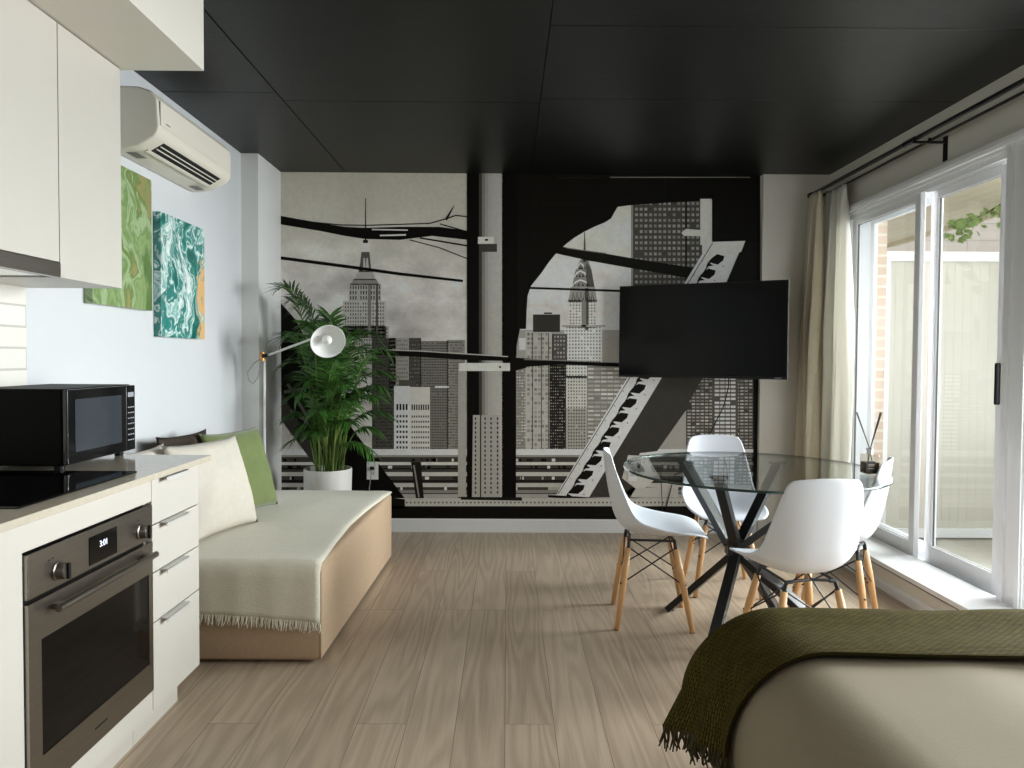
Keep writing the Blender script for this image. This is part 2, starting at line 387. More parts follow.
# roadway rails at the foot, both halves
m_.lay = 8
for x0, x1 in ((279, 470), (512, 640), (612, 760)):
    m_.rect(x0, 449, x1, 500, 70)
    for y, h_, g in ((449, 6, 205), (455, 2, 130), (462, 3, 190), (468, 1.2, 30), (472, 4, 176), (480, 2, 40), (483, 4, 168), (490, 3, 120), (494, 4, 150)):
        m_.rect(x0, y, x1, y + h_, g, 9)
    rnd = random.Random(x0)
    for k in range(int((x1 - x0) / 3)):
        x = x0 + rnd.uniform(0, x1 - x0 - 4); y = rnd.choice((458.5, 465.5, 476.5, 487)); m_.rect(x, y, x + rnd.uniform(1.5, 5), y + 3, rnd.choice((25, 150, 190, 60)), 10)
m_.strip([(411, 462), (421, 462)], [(416, 499), (424, 499)], 46, 11); m_.line([(414, 465), (419, 497)], 1.6, 120, 12)
# dark diagonal girder at left, with the lattice under it
m_.poly([(281, 375), (300, 384), (352, 470), (340, 499), (281, 420)], 62, 11)
m_.poly([(281, 303), (296, 320), (352, 428), (407, 501), (345, 501), (318, 455), (281, 392)], 16, 12)
for a, b_ in (((284, 392), (306, 388)), ((290, 410), (312, 424)), ((288, 384), (334, 462)), ((300, 440), (322, 430))): m_.line([a, b_], 3, 96, 13)
m_.poly([(352, 428), (345, 501), (362, 501)], 14, 13)
# overhead cables
m_.strip([(281, 216), (320, 223), (345, 227), (365, 228), (400, 227), (440, 227), (468, 231)], [(281, 224.5), (320, 231), (345, 236), (365, 239), (400, 240), (432, 236), (468, 240)], 18, 12)
m_.line([(300, 221), (340, 225), (365, 225.5), (400, 224.5), (430, 223.5), (446, 219), (456, 215.5), (468, 217)], 1.1, 40, 12)
m_.line([(446, 220), (450, 213), (454, 206)], [2.4, 1.8, .7], 40, 12); m_.line([(440, 224), (468, 232)], 1.2, 40, 12)
m_.line([(372, 229.6), (408, 230.2)], 1.3, 190, 13); m_.line([(380, 235.6), (406, 235.0)], 1.6, 190, 13)
m_.line([(420, 238), (468, 246)], 1.6, 40, 12); m_.line([(410, 240), (440, 248), (468, 259)], 1, 50, 12)
m_.line([(281, 258), (350, 267), (400, 274), (463, 281)], [3.2, 3.2, 3, 2.4], 20, 12)
# pillar in the middle
m_.lay = 14
m_.rect(467, 170, 482, 500, 16)
for k in range(8): m_.rect(479 + k * 3, 170, 482 + k * 3, 500, (70, 112, 138, 152, 158, 160, 162, 160)[k], 15)
m_.rect(502, 170, 516, 500, 14, 15)
m_.poly([(473, 415), (499, 415), (500, 497), (472, 497)], 150, 16); m_.rect(480, 415, 481.2, 497, 50, 17)
for x in (475.5, 485, 491, 497.5):
    for k in range(17): m_.poly([(x - .9, 418.5 + k * 4.6), (x, 416.8 + k * 4.6), (x + 1.1, 418.5 + k * 4.6), (x, 420.6 + k * 4.6)], 62, 17)
m_.rect(478, 237, 494, 244, 190, 17); m_.rect(480, 244, 497, 252, 70, 17); m_.rect(485, 239, 488, 241, 40, 18)
m_.rect(458, 497, 521, 500, 30, 17)
# towers, right half
m_.lay = 2
m_.line([(584.6, 232), (584.6, 262)], [.7, 3.2], 92)
m_.poly([(581, 259), (588, 259), (591.5, 270), (594.5, 287), (572, 287), (575, 272), (578, 264)], 122)
for k, (y, hw) in enumerate(((266, 4), (274, 6.5), (283, 8.5))):
    m_.line([(581 - hw, y + 3), (581 - hw * .6, y - 1), (580, y - 3), (580 + hw * .7, y - 1), (580 + hw, y + 3)], 1.6, 205, 3)
    for q in range(4): m_.poly([(580 - hw + 1.8 + q * hw * .5, y + 3), (580 - hw + 2.9 + q * hw * .5, y), (580 - hw + 4 + q * hw * .5, y + 3)], 60, 3)
m_.poly([(586, 262), (591.5, 270), (594.5, 287), (587, 287)], 92, 3)
m_.poly([(571, 287), (595, 287), (597, 302), (568, 302)], 140); m_.rect(585, 288, 588.5, 330, 92, 3)
for q in range(6): m_.line([(572 + q * 3.8, 301), (573 + q * 3.8, 292), (575 + q * 3.8, 301)], 1, 80, 3)
m_.tower(568, 300, 597, 328, 190, 112, 3.0, 3.0, .5, .5, 14, seed=12)
m_.rect(581.5, 300, 586, 328, 120, 4)
m_.tower(564.5, 325, 602, 378, 200, 120, 3.0, 3.4, .5, .5, 14, seed=13); m_.rect(562, 325, 605, 327, 150, 4)
m_.tower(566, 376, 590, 452, 184, 108, 2.7, 3.2, .5, .5, 16, seed=14)
m_.rect(519, 338, 529, 350, 210); m_.rect(533, 314.5, 560, 332, 62, 4); m_.rect(544, 312.5, 552, 314, 50, 4)
m_.tower(525.5, 331, 553, 452, 168, 140, 3.6, 4.6, .7, .6, 34, seed=15, lay=3)
for x in (532, 541, 548): m_.rect(x, 333, x + .9, 450, 84, 5)
m_.tower(552, 334, 567, 365, 92, 140, 3, 4, .6, .5, 30, seed=16, lay=3)
m_.tower(549.5, 365, 566, 452, 58, 120, 2.2, 3.0, .5, .35, 50, seed=17, lay=5)
m_.tower(566, 408, 587, 452, 150, 84, 2.6, 3.2, .5, .5, 14, seed=18, lay=5)
m_.tower(587, 366, 640, 452, 116, 166, 6.5, 4.2, .9, .5, 30, seed=19, lay=4)
m_.tower(515, 360, 527, 452, 120, 160, 2.4, 3, .7, .5, 30, seed=20, lay=2)
m_.tower(632, 200, 702, 330, 84, 132, 4.7, 5.6, .6, .5, 18, seed=21, lay=2); m_.rect(631, 196, 633, 330, 130, 4)
m_.rect(685, 200, 687, 300, 60, 4)
m_.tower(686, 372, 758, 452, 84, 148, 4.4, 3.3, .75, .5, 34, seed=22, lay=2)
m_.tower(712, 372, 738, 450, 96, 196, 5.4, 4.0, .85, .6, 20, seed=23, lay=4)
# black arch over the right half (left jamb, curved underside, right jamb)
op = [(516, 350), (516.5, 346), (520, 329), (526, 329), (526.5, 312), (527.5, 296), (531, 286), (541, 273.5), (549, 262), (556, 253.5), (565, 245), (574, 238), (584, 232), (594, 227), (605, 222.4), (611, 218.5), (614, 213), (617.5, 207), (629, 205.5), (665, 203), (700, 201), (712, 200)]
for i in range(len(op) - 1):
    a, b_ = op[i], op[i + 1]; m_.poly([(a[0], 170), (b_[0], 170), b_, a], 24, 14) if b_[0] > a[0] else None
m_.rect(500, 170, 516.5, 356, 24, 14); m_.rect(712, 170, 760, 242, 24, 14)
m_.poly([(744, 241), (760, 241), (760, 283), (726, 283)], 30, 14); m_.rect(753, 283, 760, 500, 18, 14)
m_.line([(536, 205), (585, 204)], .8, 44, 15); m_.line([(536, 178), (536, 250)], .6, 40, 15); m_.line([(664, 178), (664, 200)], .6, 44, 15)
m_.line([(558, 178), (600, 178)], .8, 60, 15); m_.line([(610, 177.5), (750, 177.5)], 1, 110, 15)
# upper cable and beam end, pale post
m_.strip([(556, 246), (590, 251), (630, 258), (694, 268)], [(556, 253.5), (590, 261), (630, 268), (692, 279)], 34, 12)
m_.line([(566, 248), (606, 253.5)], .8, 120, 13)
m_.line([(530, 288), (620, 291)], 2.1, 26, 12)
m_.rect(700, 199, 711.5, 245, 196, 15); m_.poly([(681, 233), (686, 229), (711, 231), (711, 236.5), (684, 236)], 196, 16)
# lattice girder: pale edges, crosses, dark side
m_.poly([(711, 242), (745, 241), (741, 252), (702, 262)], 196, 17)
def lerp(a, b_, t): return (a[0] + (b_[0] - a[0]) * t, a[1] + (b_[1] - a[1]) * t)
La, Lb = (718, 228), (556, 495); Ra, Rb = (748, 237), (589, 497)
m_.poly([(708, 244), (745, 241), Rb, Lb], 204, 16)
for k in range(17):
    t0, t1 = .085 + k * .0545, .085 + (k + .62) * .0545
    a0, a1 = lerp(lerp(La, Lb, t0), lerp(Ra, Rb, t0), .42), lerp(lerp(La, Lb, t0), lerp(Ra, Rb, t0), .66)
    c0, c1 = lerp(lerp(La, Lb, t1), lerp(Ra, Rb, t1), .30), lerp(lerp(La, Lb, t1), lerp(Ra, Rb, t1), .62)
    mid0 = lerp(a0, c0, .5); mid1 = lerp(a1, c1, .5)
    m_.poly([a0, a1, (mid1[0] + 2, mid1[1]), c1, c0, (mid0[0] - 1, mid0[1])], 30, 18)
    e0 = lerp(c0, c1, .0); m_.poly([e0, (e0[0] + 5.5, e0[1] + 3.6), (e0[0] - 2.2, e0[1] + 4.6)], 34, 18.7)
    q = lerp(lerp(La, Lb, t1), lerp(Ra, Rb, t1), .12); m_.rect(q[0] - .5, q[1] - .5, q[0] + .5, q[1] + .5, 110, 18)
    q = lerp(lerp(La, Lb, t1), lerp(Ra, Rb, t1), .8); m_.rect(q[0] - .7, q[1] - .6, q[0] + .7, q[1] + .6, 120, 18)
m_.line([(712.5, 243), (558, 494)], .8, 90, 18)
m_.line([lerp(lerp(La, Lb, .1), lerp(Ra, Rb, .1), .36), lerp(lerp(La, Lb, .99), lerp(Ra, Rb, .99), .36)], 1.3, 34, 18.5)
m_.poly([(667, 368), (708, 368), (689, 402), (692, 408), (686, 410), (657, 451), (640, 453), (634, 462), (643, 478), (620, 497), (589, 497)], 66, 15)
m_.poly([(628, 455), (648, 456), (654, 480), (640, 492), (622, 478)], 176, 16); m_.poly([(632, 458), (641, 460), (640, 468), (631, 466)], 30, 18)
m_.poly([(636, 488), (678, 486), (678, 497), (630, 497)], 168, 17)
m_.line([(548, 496), (600, 499)], 2.4, 34, 19)
# long dark cross beam and the pale stub
m_.strip([(371, 350), (420, 351.5), (467, 354.5), (510, 357)], [(371, 354.5), (420, 357), (467, 360), (510, 361)], 22, 19)
m_.line([(371, 349.4), (420, 351), (467, 354), (508, 356.6)], 1, 170, 20)
m_.strip([(508, 357), (560, 361), (622, 363)], [(508, 368), (560, 364.5), (622, 367)], 20, 19); m_.line([(524, 359.5), (600, 361.5)], .8, 130, 20)
m_.rect(459, 363, 510, 371, 196, 21); m_.rect(459, 363, 510, 364.6, 226, 22); m_.rect(499, 366, 501, 368, 70, 22)
m_.poly([(510, 363), (529, 362), (526, 368), (510, 372)], 22, 21)
m_.rect(458, 364, 466, 500, 150, 13)
# deck edge
m_.rect(388, 498, 760, 507, 168, 20)
for k in range(92): m_.rect(390 + k * 4, 501.5, 391.6 + k * 4, 503.2, 96, 21)
m_.rect(388, 506, 760, 520, 24, 22); m_.strip([(375, 496), (405, 499)], [(375, 510), (405, 508)], 22, 22)
m_.rect(281, 498, 390, 520, 20, 20)
m_.line([(461, 498), (522, 499)], 3, 44, 23)
me = bpy.data.meshes.new('wall_mural'); me.from_pydata(m_.v, [], m_.f)
at_ = me.color_attributes.new('print', 'FLOAT_COLOR', 'CORNER')
vals = []
for p, c in zip(me.polygons, m_.c):
    c4 = sr(tuple(max(6, min(240, k)) for k in c)) + (1,)
    for _ in range(p.loop_total): vals += c4
at_.data.foreach_set('color', vals)
mm = bpy.data.materials.new('printed_mural'); mm.use_nodes = True
va = mm.node_tree.nodes.new('ShaderNodeVertexColor'); va.layer_name = 'print'
nz = mm.node_tree.nodes.new('ShaderNodeTexNoise'); nz.inputs['Scale'].default_value = 40; nz.inputs['Detail'].default_value = 4
mr = mm.node_tree.nodes.new('ShaderNodeMapRange'); mr.inputs['To Min'].default_value = .88; mr.inputs['To Max'].default_value = 1.12
tcm = mm.node_tree.nodes.new('ShaderNodeTexCoord'); mm.node_tree.links.new(tcm.outputs['Object'], nz.inputs[0])
mm.node_tree.links.new(nz.outputs[0], mr.inputs[0])
ml = mm.node_tree.nodes.new('ShaderNodeVectorMath'); ml.operation = 'SCALE'
mm.node_tree.links.new(va.outputs[0], ml.inputs[0]); mm.node_tree.links.new(mr.outputs[0], ml.inputs[3])
mm.node_tree.links.new(ml.outputs[0], mm.node_tree.nodes['Principled BSDF'].inputs['Base Color']); mm.node_tree.nodes['Principled BSDF'].inputs['Roughness'].default_value = .5
mm.node_tree.nodes['Principled BSDF'].inputs['Specular IOR Level'].default_value = .1
me.materials.append(mm)
o = bpy.data.objects.new('wall_mural', me); COL.objects.link(o)
tag(o, 'black and white city skyline mural framed by bridge girders on the far wall', 'mural')

# ------------------------------------------------------------------ kitchen
XF = -1.126
t = thing('drawer_unit', 'white kitchen base unit with four drawers at the end of the worktop', 'cabinet', (-1.4, 2.42, 0))
B(XL + .002, XF - .02, 2.255, 2.60, .10, .861).build('carcass', lam, t)
B(XL + .002, -1.19, 2.255, 2.56, 0, .10).build('toe_kick', lam, t)
for z0, z1 in ((.712, .857), (.558, .708), (.397, .554), (.115, .393)):
    d = B(XF - .019, XF, 2.257, 2.60, z0, z1).build('drawer', lam, t, bevel=.0015)
    p = MB(); p.box(XF - .01, XF + .024, 2.31, 2.47, z1 - .001, z1 + .0015); p.box(XF + .0225, XF + .024, 2.31, 2.47, z1 - .013, z1 + .001)
    p.build('pull', mat('satin_aluminium', (205, 203, 198), .45, metal=.35), d)
t = thing('oven_housing', 'white kitchen base unit that houses the built-in oven', 'cabinet', (-1.4, 1.95, 0))
h = MB(); h.box(XL + .002, XF - .02, 1.0, 1.660, .10, .861); h.box(XL + .002, XF - .02, 2.242, 2.253, .10, .861); h.box(XL + .002, XF - .02, 1.660, 2.242, .10, .18)
h.box(XL + .002, XF - .02, 1.660, 2.242, .80, .861); h.build('carcass', lam, t)
MB().prism([(1.0, .115), (2.253, .115), (2.253, .186), (1.652, .186), (1.652, .789), (2.253, .789), (2.253, .857), (1.0, .857)], 'x', XF - .019, XF).build('front_panel', lam, t)
B(XL + .002, -1.19, 1.0, 2.253, 0, .10).build('toe_kick', lam, t)
ct = B(XL + .002, -1.10, .6, 2.655, .862, .882).build('worktop', mat('stone_worktop', (190, 181, 164), .12, var=.05, vscale=40), bevel=.002)
tag(ct, 'long pale polished stone worktop running over the base cabinets', 'worktop')
ck = MB().box(-1.66, -1.165, 1.70, 2.245, .882, .887).build('cooktop', blackg, bevel=.002)
tag(ck, 'black glass cooktop set into the pale worktop above the oven', 'cooktop')

# oven
t = thing('built_in_oven', 'stainless steel built-in oven with black glass door under the worktop', 'oven', (-1.4, 1.955, .19)); OV = t
B(XL + .05, XF - .003, 1.670, 2.240, .196, .79).build('body', blackm, t)
cp = B(XF - .003, XF + .022, 1.662, 2.247, .683, .79).build('control_panel', steel, t, bevel=.002)
for y in (1.772, 2.172):
    k = MB(); M = Matrix.Rotation(PI / 2, 3, 'Y')
    k.lathe([(0, .0), (.024, .0), (.024, .004), (.021, .006), (.020, .024), (.018, .026), (0, .026)], (XF + .022, y, .722), 28, M)
    kk = k.build('knob', steel, cp, smooth=False, label='round steel control knob')
    kk2 = MB().box(XF + .040, XF + .054, y - .005, y + .005, .702, .742).build('grip', blackp, kk, bevel=.002)
dp = B(XF + .022, XF + .0235, 1.905, 2.040, .694, .770).build('display', blackg, cp)
fc = bpy.data.curves.new('digits', 'FONT'); fc.body = '3:01'; fc.size = .024; fc.extrude = .0003; fc.align_x = 'CENTER'
fo = bpy.data.objects.new('digits', fc); COL.objects.link(fo)
dg = bpy.context.evaluated_depsgraph_get(); mesh = bpy.data.meshes.new_from_object(fo.evaluated_get(dg)); bpy.data.objects.remove(fo)
fo = bpy.data.objects.new('digits', mesh); COL.objects.link(fo); fo.parent = dp
mesh.materials.append(mat('lit_digits', (225, 232, 255), .5, emit=.7))
fo.rotation_euler = (PI / 2, 0, PI / 2); off = Vector(t.location)
fo.location = Vector((XF + .0242, 1.972, .733)) - off
for y, z in ((1.735, .756), (1.75, .757), (2.155, .757)): MB().box(XF + .022, XF + .0225, y, y + .008, z, z + .003).build('panel_mark', blackm, cp)
dr = MB(); y0, y1, z0, z1 = 1.662, 2.247, .198, .672
dr.box(XF - .003, XF + .022, y0, y1, z0, .290); dr.box(XF - .003, XF + .022, y0, y1, .575, z1)
dr.box(XF - .003, XF + .022, y0, 1.708, .290, .575); dr.box(XF - .003, XF + .022, 2.222, y1, .290, .575)
od = dr.build('door', steel, t)
B(XF - .002, XF + .020, 1.708, 2.222, .290, .575).build('window', blackg, od)
hd = MB(); hd.tube([(XF + .047, 1.735, .640), (XF + .047, 2.218, .640)], .0095, 16)
for y in (1.76, 2.19): hd.box(XF + .020, XF + .047, y - .012, y + .012, .633, .647)
hd.build('handle', steel, od, smooth=False)
MB().box(XF + .022, XF + .0225, 1.925, 1.985, .238, .243).build('badge', blackm, od)

OV.location.z -= .008; OV.location.y -= .006; OV.location.x -= .012
# microwave
t = thing('microwave_oven', 'black countertop microwave with mirrored door on the worktop', 'microwave', (-1.55, 2.45, .888)); MWV = t
B(-1.70, -1.402, 2.25, 2.665, .905, 1.150).build('body', mat('black_enamel', (1, 1, 1), .5, spec=.08), t, bevel=.006)
dm = B(-1.402, -1.385, 2.252, 2.600, .908, 1.147).build('door', mat('black_gloss', (6, 7, 11), .1, spec=.5), t, bevel=.004)
B(-1.385, -1.3835, 2.29, 2.565, .945, 1.115).build('window', mat('smoked_glass', (52, 58, 64), .1, spec=.7), dm)
kp = B(-1.402, -1.386, 2.602, 2.663, .908, 1.147).build('keypad', mat('black_gloss'), t, bevel=.003)
for i in range(8):
    k = MB()
    for j in range(3 if i != 0 else 1):
        if i == 0: k.box(-1.3862, -1.3855, 2.612, 2.652, 1.105, 1.122)
        else: k.box(-1.3862, -1.3855, 2.611 + j * .016, 2.622 + j * .016, 1.085 - i * .02, 1.089 - i * .02)
    k.build('button_row', mat('key_grey', (150, 152, 160), .4), kp)
for x in (-1.67, -1.43):
    for y in (2.28, 2.63): MB().lathe([(0, .888), (.014, .888), (.016, .905), (0, .905)], (x, y, 0), 16).build('foot', blackp, t)

MWV.location.z -= .006; MWV.location.y -= .002
# wall cupboards and hood
XU = -1.38
t = thing('wall_cupboard', 'tall white wall cupboard with a flat door at the right end of the row', 'cabinet', (-1.5, 2.3, 1.5))
B(XL + .002, XU - .02, 2.213, 2.564, 1.490, 2.268).build('carcass', lam, t)
B(XU - .019, XU, 2.215, 2.567, 1.490, 2.266).build('door', lam, t, bevel=.0015)
t = thing('wall_cupboard', 'white wall cupboard with a flat door above the steel extractor hood', 'cabinet', (-1.5, 1.9, 1.5))
B(XL + .002, XU - .02, 1.60, 2.209, 1.55, 2.268).build('carcass', lam, t)
B(XU - .019, XU, 1.602, 2.211, 1.537, 2.266).build('door', lam, t, bevel=.0015)
t = thing('range_hood', 'slim stainless steel extractor hood under the left wall cupboard', 'hood', (-1.5, 1.9, 1.5))
B(XL + .002, XU - .02, 1.602, 2.208, 1.498, 1.548).build('housing', blackm, t)
B(XU - .019, XU + .004, 1.602, 2.211, 1.490, 1.534).build('visor', steel, t, bevel=.001)
B(XL + .03, XU - .03, 1.63, 2.17, 1.491, 1.499).build('filter', chrome, t)

# air conditioner
t = thing('air_conditioner', 'white wall-mounted split air conditioner high on the left wall', 'air conditioner', (-1.6, 3.5, 2.25))
prof = [(XL + .001, 2.412), (XL + .13, 2.408), (XL + .185, 2.39), (XL + .210, 2.355), (XL + .216, 2.24), (XL + .213, 2.218), (XL + .196, 2.192), (XL + .125, 2.150), (XL + .05, 2.138), (XL + .001, 2.138)]
acm = mat('ac_plastic', (220, 214, 200), .4, var=.01)
MB().prism(prof, 'y', 3.10, 3.91).build('body', acm, t, bevel=.01, seg=3)
B(XL + .2155, XL + .219, 3.115, 3.89, 2.245, 2.350).build('front_panel', acm, t, bevel=.001)
va_ = Vector((XL + .1965, 0, 2.1915)); vb = Vector((XL + .1245, 0, 2.1495)); dv = (vb - va_)
def uq(mb, a, b_, y0, y1, d):
    n_ = Vector((-dv.z, 0, dv.x)).normalized() * -1
    if n_.z > 0: n_ = -n_
    A = va_ + dv * a; Bq = va_ + dv * b_
    pts = [A, Bq, Bq + n_ * d, A + n_ * d]
    return mb.prism([(p.x, p.z) for p in pts], 'y', y0, y1)
uq(MB(), .02, .80, 3.19, 3.81, .0025).build('outlet_slot', mat('slot_black', (14, 14, 16), .5), t)
for f_ in (.25, .50): uq(MB(), f_, f_ + .05, 3.195, 3.805, .006).build('vane', acm, t)
uq(MB(), .80, .98, 3.16, 3.83, .008).build('louvre', acm, t, bevel=.001)
for y in (3.15, 3.76): MB().box(XL + .05, XL + .095, y, y + .09, 2.137, 2.1385).build('sticker', mat('grey_sticker', (120, 118, 110), .5), t)
MB().box(XL + .2188, XL + .2195, 3.16, 3.20, 2.262, 2.268).build('badge', mat('grey_sticker'), t)

# two canvases
def paint_mat(name, cols, seed, sc=3, rot=.6, patch=None):
    m = bpy.data.materials.new(name); m.use_nodes = True; nt = m.node_tree; N = nt.nodes; L = nt.links.new
    tc = N.new('ShaderNodeTexCoord'); n0 = N.new('ShaderNodeTexNoise'); n0.inputs['Scale'].default_value = sc * .8; n0.inputs['Detail'].default_value = 3; L(tc.outputs['Object'], n0.inputs[0])
    sb = N.new('ShaderNodeVectorMath'); sb.operation = 'SUBTRACT'; sb.inputs[1].default_value = (.5, .5, .5); L(n0.outputs['Color'], sb.inputs[0])
    scl = N.new('ShaderNodeVectorMath'); scl.operation = 'SCALE'; scl.inputs[3].default_value = .75; L(sb.outputs[0], scl.inputs[0])
    ad = N.new('ShaderNodeVectorMath'); L(scl.outputs[0], ad.inputs[0]); L(tc.outputs['Object'], ad.inputs[1])
    mp = N.new('ShaderNodeMapping'); mp.inputs['Location'].default_value = (seed, seed * 2, seed); mp.inputs['Rotation'].default_value = (rot, 0, 0); mp.inputs['Scale'].default_value = (1, 1.9, .6); L(ad.outputs[0], mp.inputs[0])
    n = N.new('ShaderNodeTexNoise'); n.inputs['Scale'].default_value = sc * 1.5; n.inputs['Detail'].default_value = 7; n.inputs['Roughness'].default_value = .55; L(mp.outputs[0], n.inputs[0])
    r = N.new('ShaderNodeValToRGB'); L(n.outputs[0], r.inputs[0]); e = r.color_ramp.elements
    while len(e) < len(cols): e.new(.5)
    for k, (p, c) in enumerate(cols): e[k].position = p; e[k].color = sr(c) + (1,)
    b = N['Principled BSDF']; b.inputs['Roughness'].default_value = .3; out = r.outputs[0]
    if patch:   # a second poured colour, in one corner of the canvas
        gy, gz, y0, z0, pc = patch
        sx = N.new('ShaderNodeSeparateXYZ'); L(ad.outputs[0], sx.inputs[0]); a1 = N.new('ShaderNodeMath'); a1.operation = 'MULTIPLY_ADD'; a1.inputs[1].default_value = gy; a1.inputs[2].default_value = -gy * y0; L(sx.outputs['Y'], a1.inputs[0])
        a2 = N.new('ShaderNodeMath'); a2.operation = 'MULTIPLY_ADD'; a2.inputs[1].default_value = gz; L(sx.outputs['Z'], a2.inputs[0]); L(a1.outputs[0], a2.inputs[2])
        a3 = N.new('ShaderNodeMath'); a3.operation = 'SUBTRACT'; a3.inputs[1].default_value = gz * z0; a3.use_clamp = True; L(a2.outputs[0], a3.inputs[0])
        nn = N.new('ShaderNodeTexNoise'); nn.inputs['Scale'].default_value = 16; nn.inputs['Detail'].default_value = 5; L(ad.outputs[0], nn.inputs[0])
        a4 = N.new('ShaderNodeMath'); a4.operation = 'MULTIPLY'; L(a3.outputs[0], a4.inputs[0]); L(nn.outputs[0], a4.inputs[1])
        a5 = N.new('ShaderNodeMapRange'); a5.inputs['From Min'].default_value = .30; a5.inputs['From Max'].default_value = .42; L(a4.outputs[0], a5.inputs[0])
        mx = N.new('ShaderNodeMix'); mx.data_type = 'RGBA'; L(a5.outputs[0], mx.inputs[0]); L(out, mx.inputs[6]); mx.inputs[7].default_value = sr(pc) + (1,); out = mx.outputs[2]
    L(out, b.inputs['Base Color']); return m
G = paint_mat('green_poured_paint', [(.32, (66, 94, 46)), (.42, (92, 122, 66)), (.48, (140, 162, 108)), (.51, (104, 134, 76)), (.56, (160, 180, 136)), (.60, (96, 124, 64)), (.66, (150, 142, 92)), (.74, (112, 140, 84))], 3, 2.4, .5)
T = paint_mat('teal_poured_paint', [(.30, (10, 70, 64)), (.42, (26, 110, 100)), (.47, (84, 160, 150)), (.485, (228, 238, 234)), (.505, (60, 142, 134)), (.54, (36, 118, 110)), (.575, (222, 234, 230)), (.60, (100, 172, 164)), (.65, (240, 242, 238)), (.74, (110, 176, 168))], 9, 2.8, .75, (3.4, -1.0, 3.70, 1.62, (222, 176, 116)))
for nm, (ya, yb, za, zb), m, lb in (('canvas_painting', (2.909, 3.395, 1.463, 2.078), G, 'green abstract poured-paint canvas hanging partly behind the wall cupboard'),
                                   ('canvas_painting', (3.48, 3.978, 1.344, 1.95), T, 'teal, white and orange abstract poured-paint canvas on the left wall')):
    o = B(XL + .002, XL + .038, ya, yb, za, zb).build(nm, m, bevel=.002); tag(o, lb, 'painting')

# ------------------------------------------------------------------ daybed with its throw and cushions
SX0, SX1, SY0, SY1, SH = XL + .005, -.746, 2.865, 4.385, .412
def skew(p): return Vector((p[0] + (p[1] - SY0) * .026 * (p[0] - SX0) / (SX1 - SX0), p[1], p[2]))
tan = mat('tan_fabric', (178, 153, 126), .8, var=.05, vscale=60, bump=.15, bscale=400)
t = thing('daybed', 'boxy tan fabric daybed against the left wall under a cream throw', 'daybed', (-1.23, 3.63, 0))
rounded_box(SX0, SX1, SY0, SY1, .012, SH, .022, 12, skew).build('base', tan, t, smooth=True, merge=True)
sk = MB()
sk.tube([(SX1 - .004, SY0 + .004, .02), (SX1 - .004, SY0 + .004, SH - .03)], .0035, 6)
sk.build('seam', tan, t)
crm = mat('cream_throw', (222, 216, 198), .9, var=.03, vscale=30, bump=.35, bscale=220, sheen=.2)
def throw_pt(u, v):
    # u: 0 at the wall -> 1 at the room edge; v: 0 far end -> 1 hem on the front face
    L_top = SY1 - SY0; L = L_top + .195; s_ = v * L
    y = SY1 - s_
    edge = SX1 - .002 - .04 * math.sin(PI * min(1, s_ / L_top)) ** 1.2
    x = SX0 + .006 + (edge - SX0 - .006) * u
    wr_ = noise.noise(Vector((x * 5, s_ * 4, 1))) * .004 + .002
    R = .02
    if s_ < L_top - R: z = SH + .007 + wr_; yy = y
    elif s_ < L_top + R * .57:
        a = (s_ - (L_top - R)) / (R * 1.57) * PI / 2; yy = SY0 + R - math.sin(a) * (R + .008); z = SH - R + math.cos(a) * (R + .008) + wr_ * (1 - a / 1.57)
    else:
        dd = s_ - (L_top + R * .57); z = SH - R - dd * (.90 + .26 * u ** 2); yy = SY0 - .010 - .006 * math.sin(x * 22) ** 2 - abs(wr_) * 2
    if u > .97 and s_ < L_top: z -= (u - .97) * .18
    return tuple(skew((x, yy, z)))
th = MB().grid(throw_pt, 40, 90).build('throw_blanket', crm, smooth=True, solid=.009)
tag(th, 'cream wool throw with a fringed hem laid over the tan daybed', 'blanket')
rnd = random.Random(4); fr = MB()
for i in range(190):
    u = (i + .5) / 190; p = Vector(throw_pt(u, 1)); q = p + Vector((rnd.uniform(-.008, .008), rnd.uniform(-.012, -.001), -rnd.uniform(.03, .046)))
    fr.tube([p + Vector((0, 0, .004)), (p + q) / 2 + Vector((rnd.uniform(-.006, .006), -.003, 0)), q], [.003, .0026, .0016], 4)
fr.build('fringe', crm, th, kind='stuff')
cush = mat('cream_cushion_fabric', (208, 201, 188), .85, var=.03, vscale=40, bump=.3, bscale=300)
grn = mat('green_velvet', (106, 120, 66), .8, var=.05, vscale=30, bump=.2, bscale=300, sheen=.3)
brn = mat('brown_white_pattern', (52, 40, 30), .8, var=.3, vscale=14)
def place_cushion(name, label, m, wd, ht, thk, loc, rz, tilt, roll=0, seed=0, group=None):
    o = cushion(wd, ht, thk, seed=seed).build(name, m, smooth=True, merge=True)
    tag(o, label, 'cushion', group); o.location = loc
    o.rotation_euler = (Matrix.Rotation(rz, 3, 'Z') @ Matrix.Rotation(tilt, 3, 'X') @ Matrix.Rotation(roll, 3, 'Y')).to_euler()
    return o
SB = SH + .012
# cushions lean on the wall: their faces look into the room (+X)
place_cushion('cushion', 'large cream square cushion at the front of the daybed pile', cush, .50, .455, .15, (-1.305, 3.30, SB), math.radians(74), math.radians(-17), math.radians(0), 1)
place_cushion('cushion', 'olive green square cushion leaning behind the large cream cushion', grn, .46, .455, .14, (-1.35, 3.76, SB), math.radians(72), math.radians(-17), math.radians(0), 2)
place_cushion('cushion', 'cream cushion at the back of the pile showing only its top corner', cush, .45, .435, .12, (-1.52, 2.99, SB), math.radians(86), math.radians(-6), 0, 3)
place_cushion('cushion', 'dark brown patterned cushion peeking out behind the cream cushions', brn, .40, .455, .07, (-1.53, 3.50, SB), math.radians(80), math.radians(-9), 0, 4)

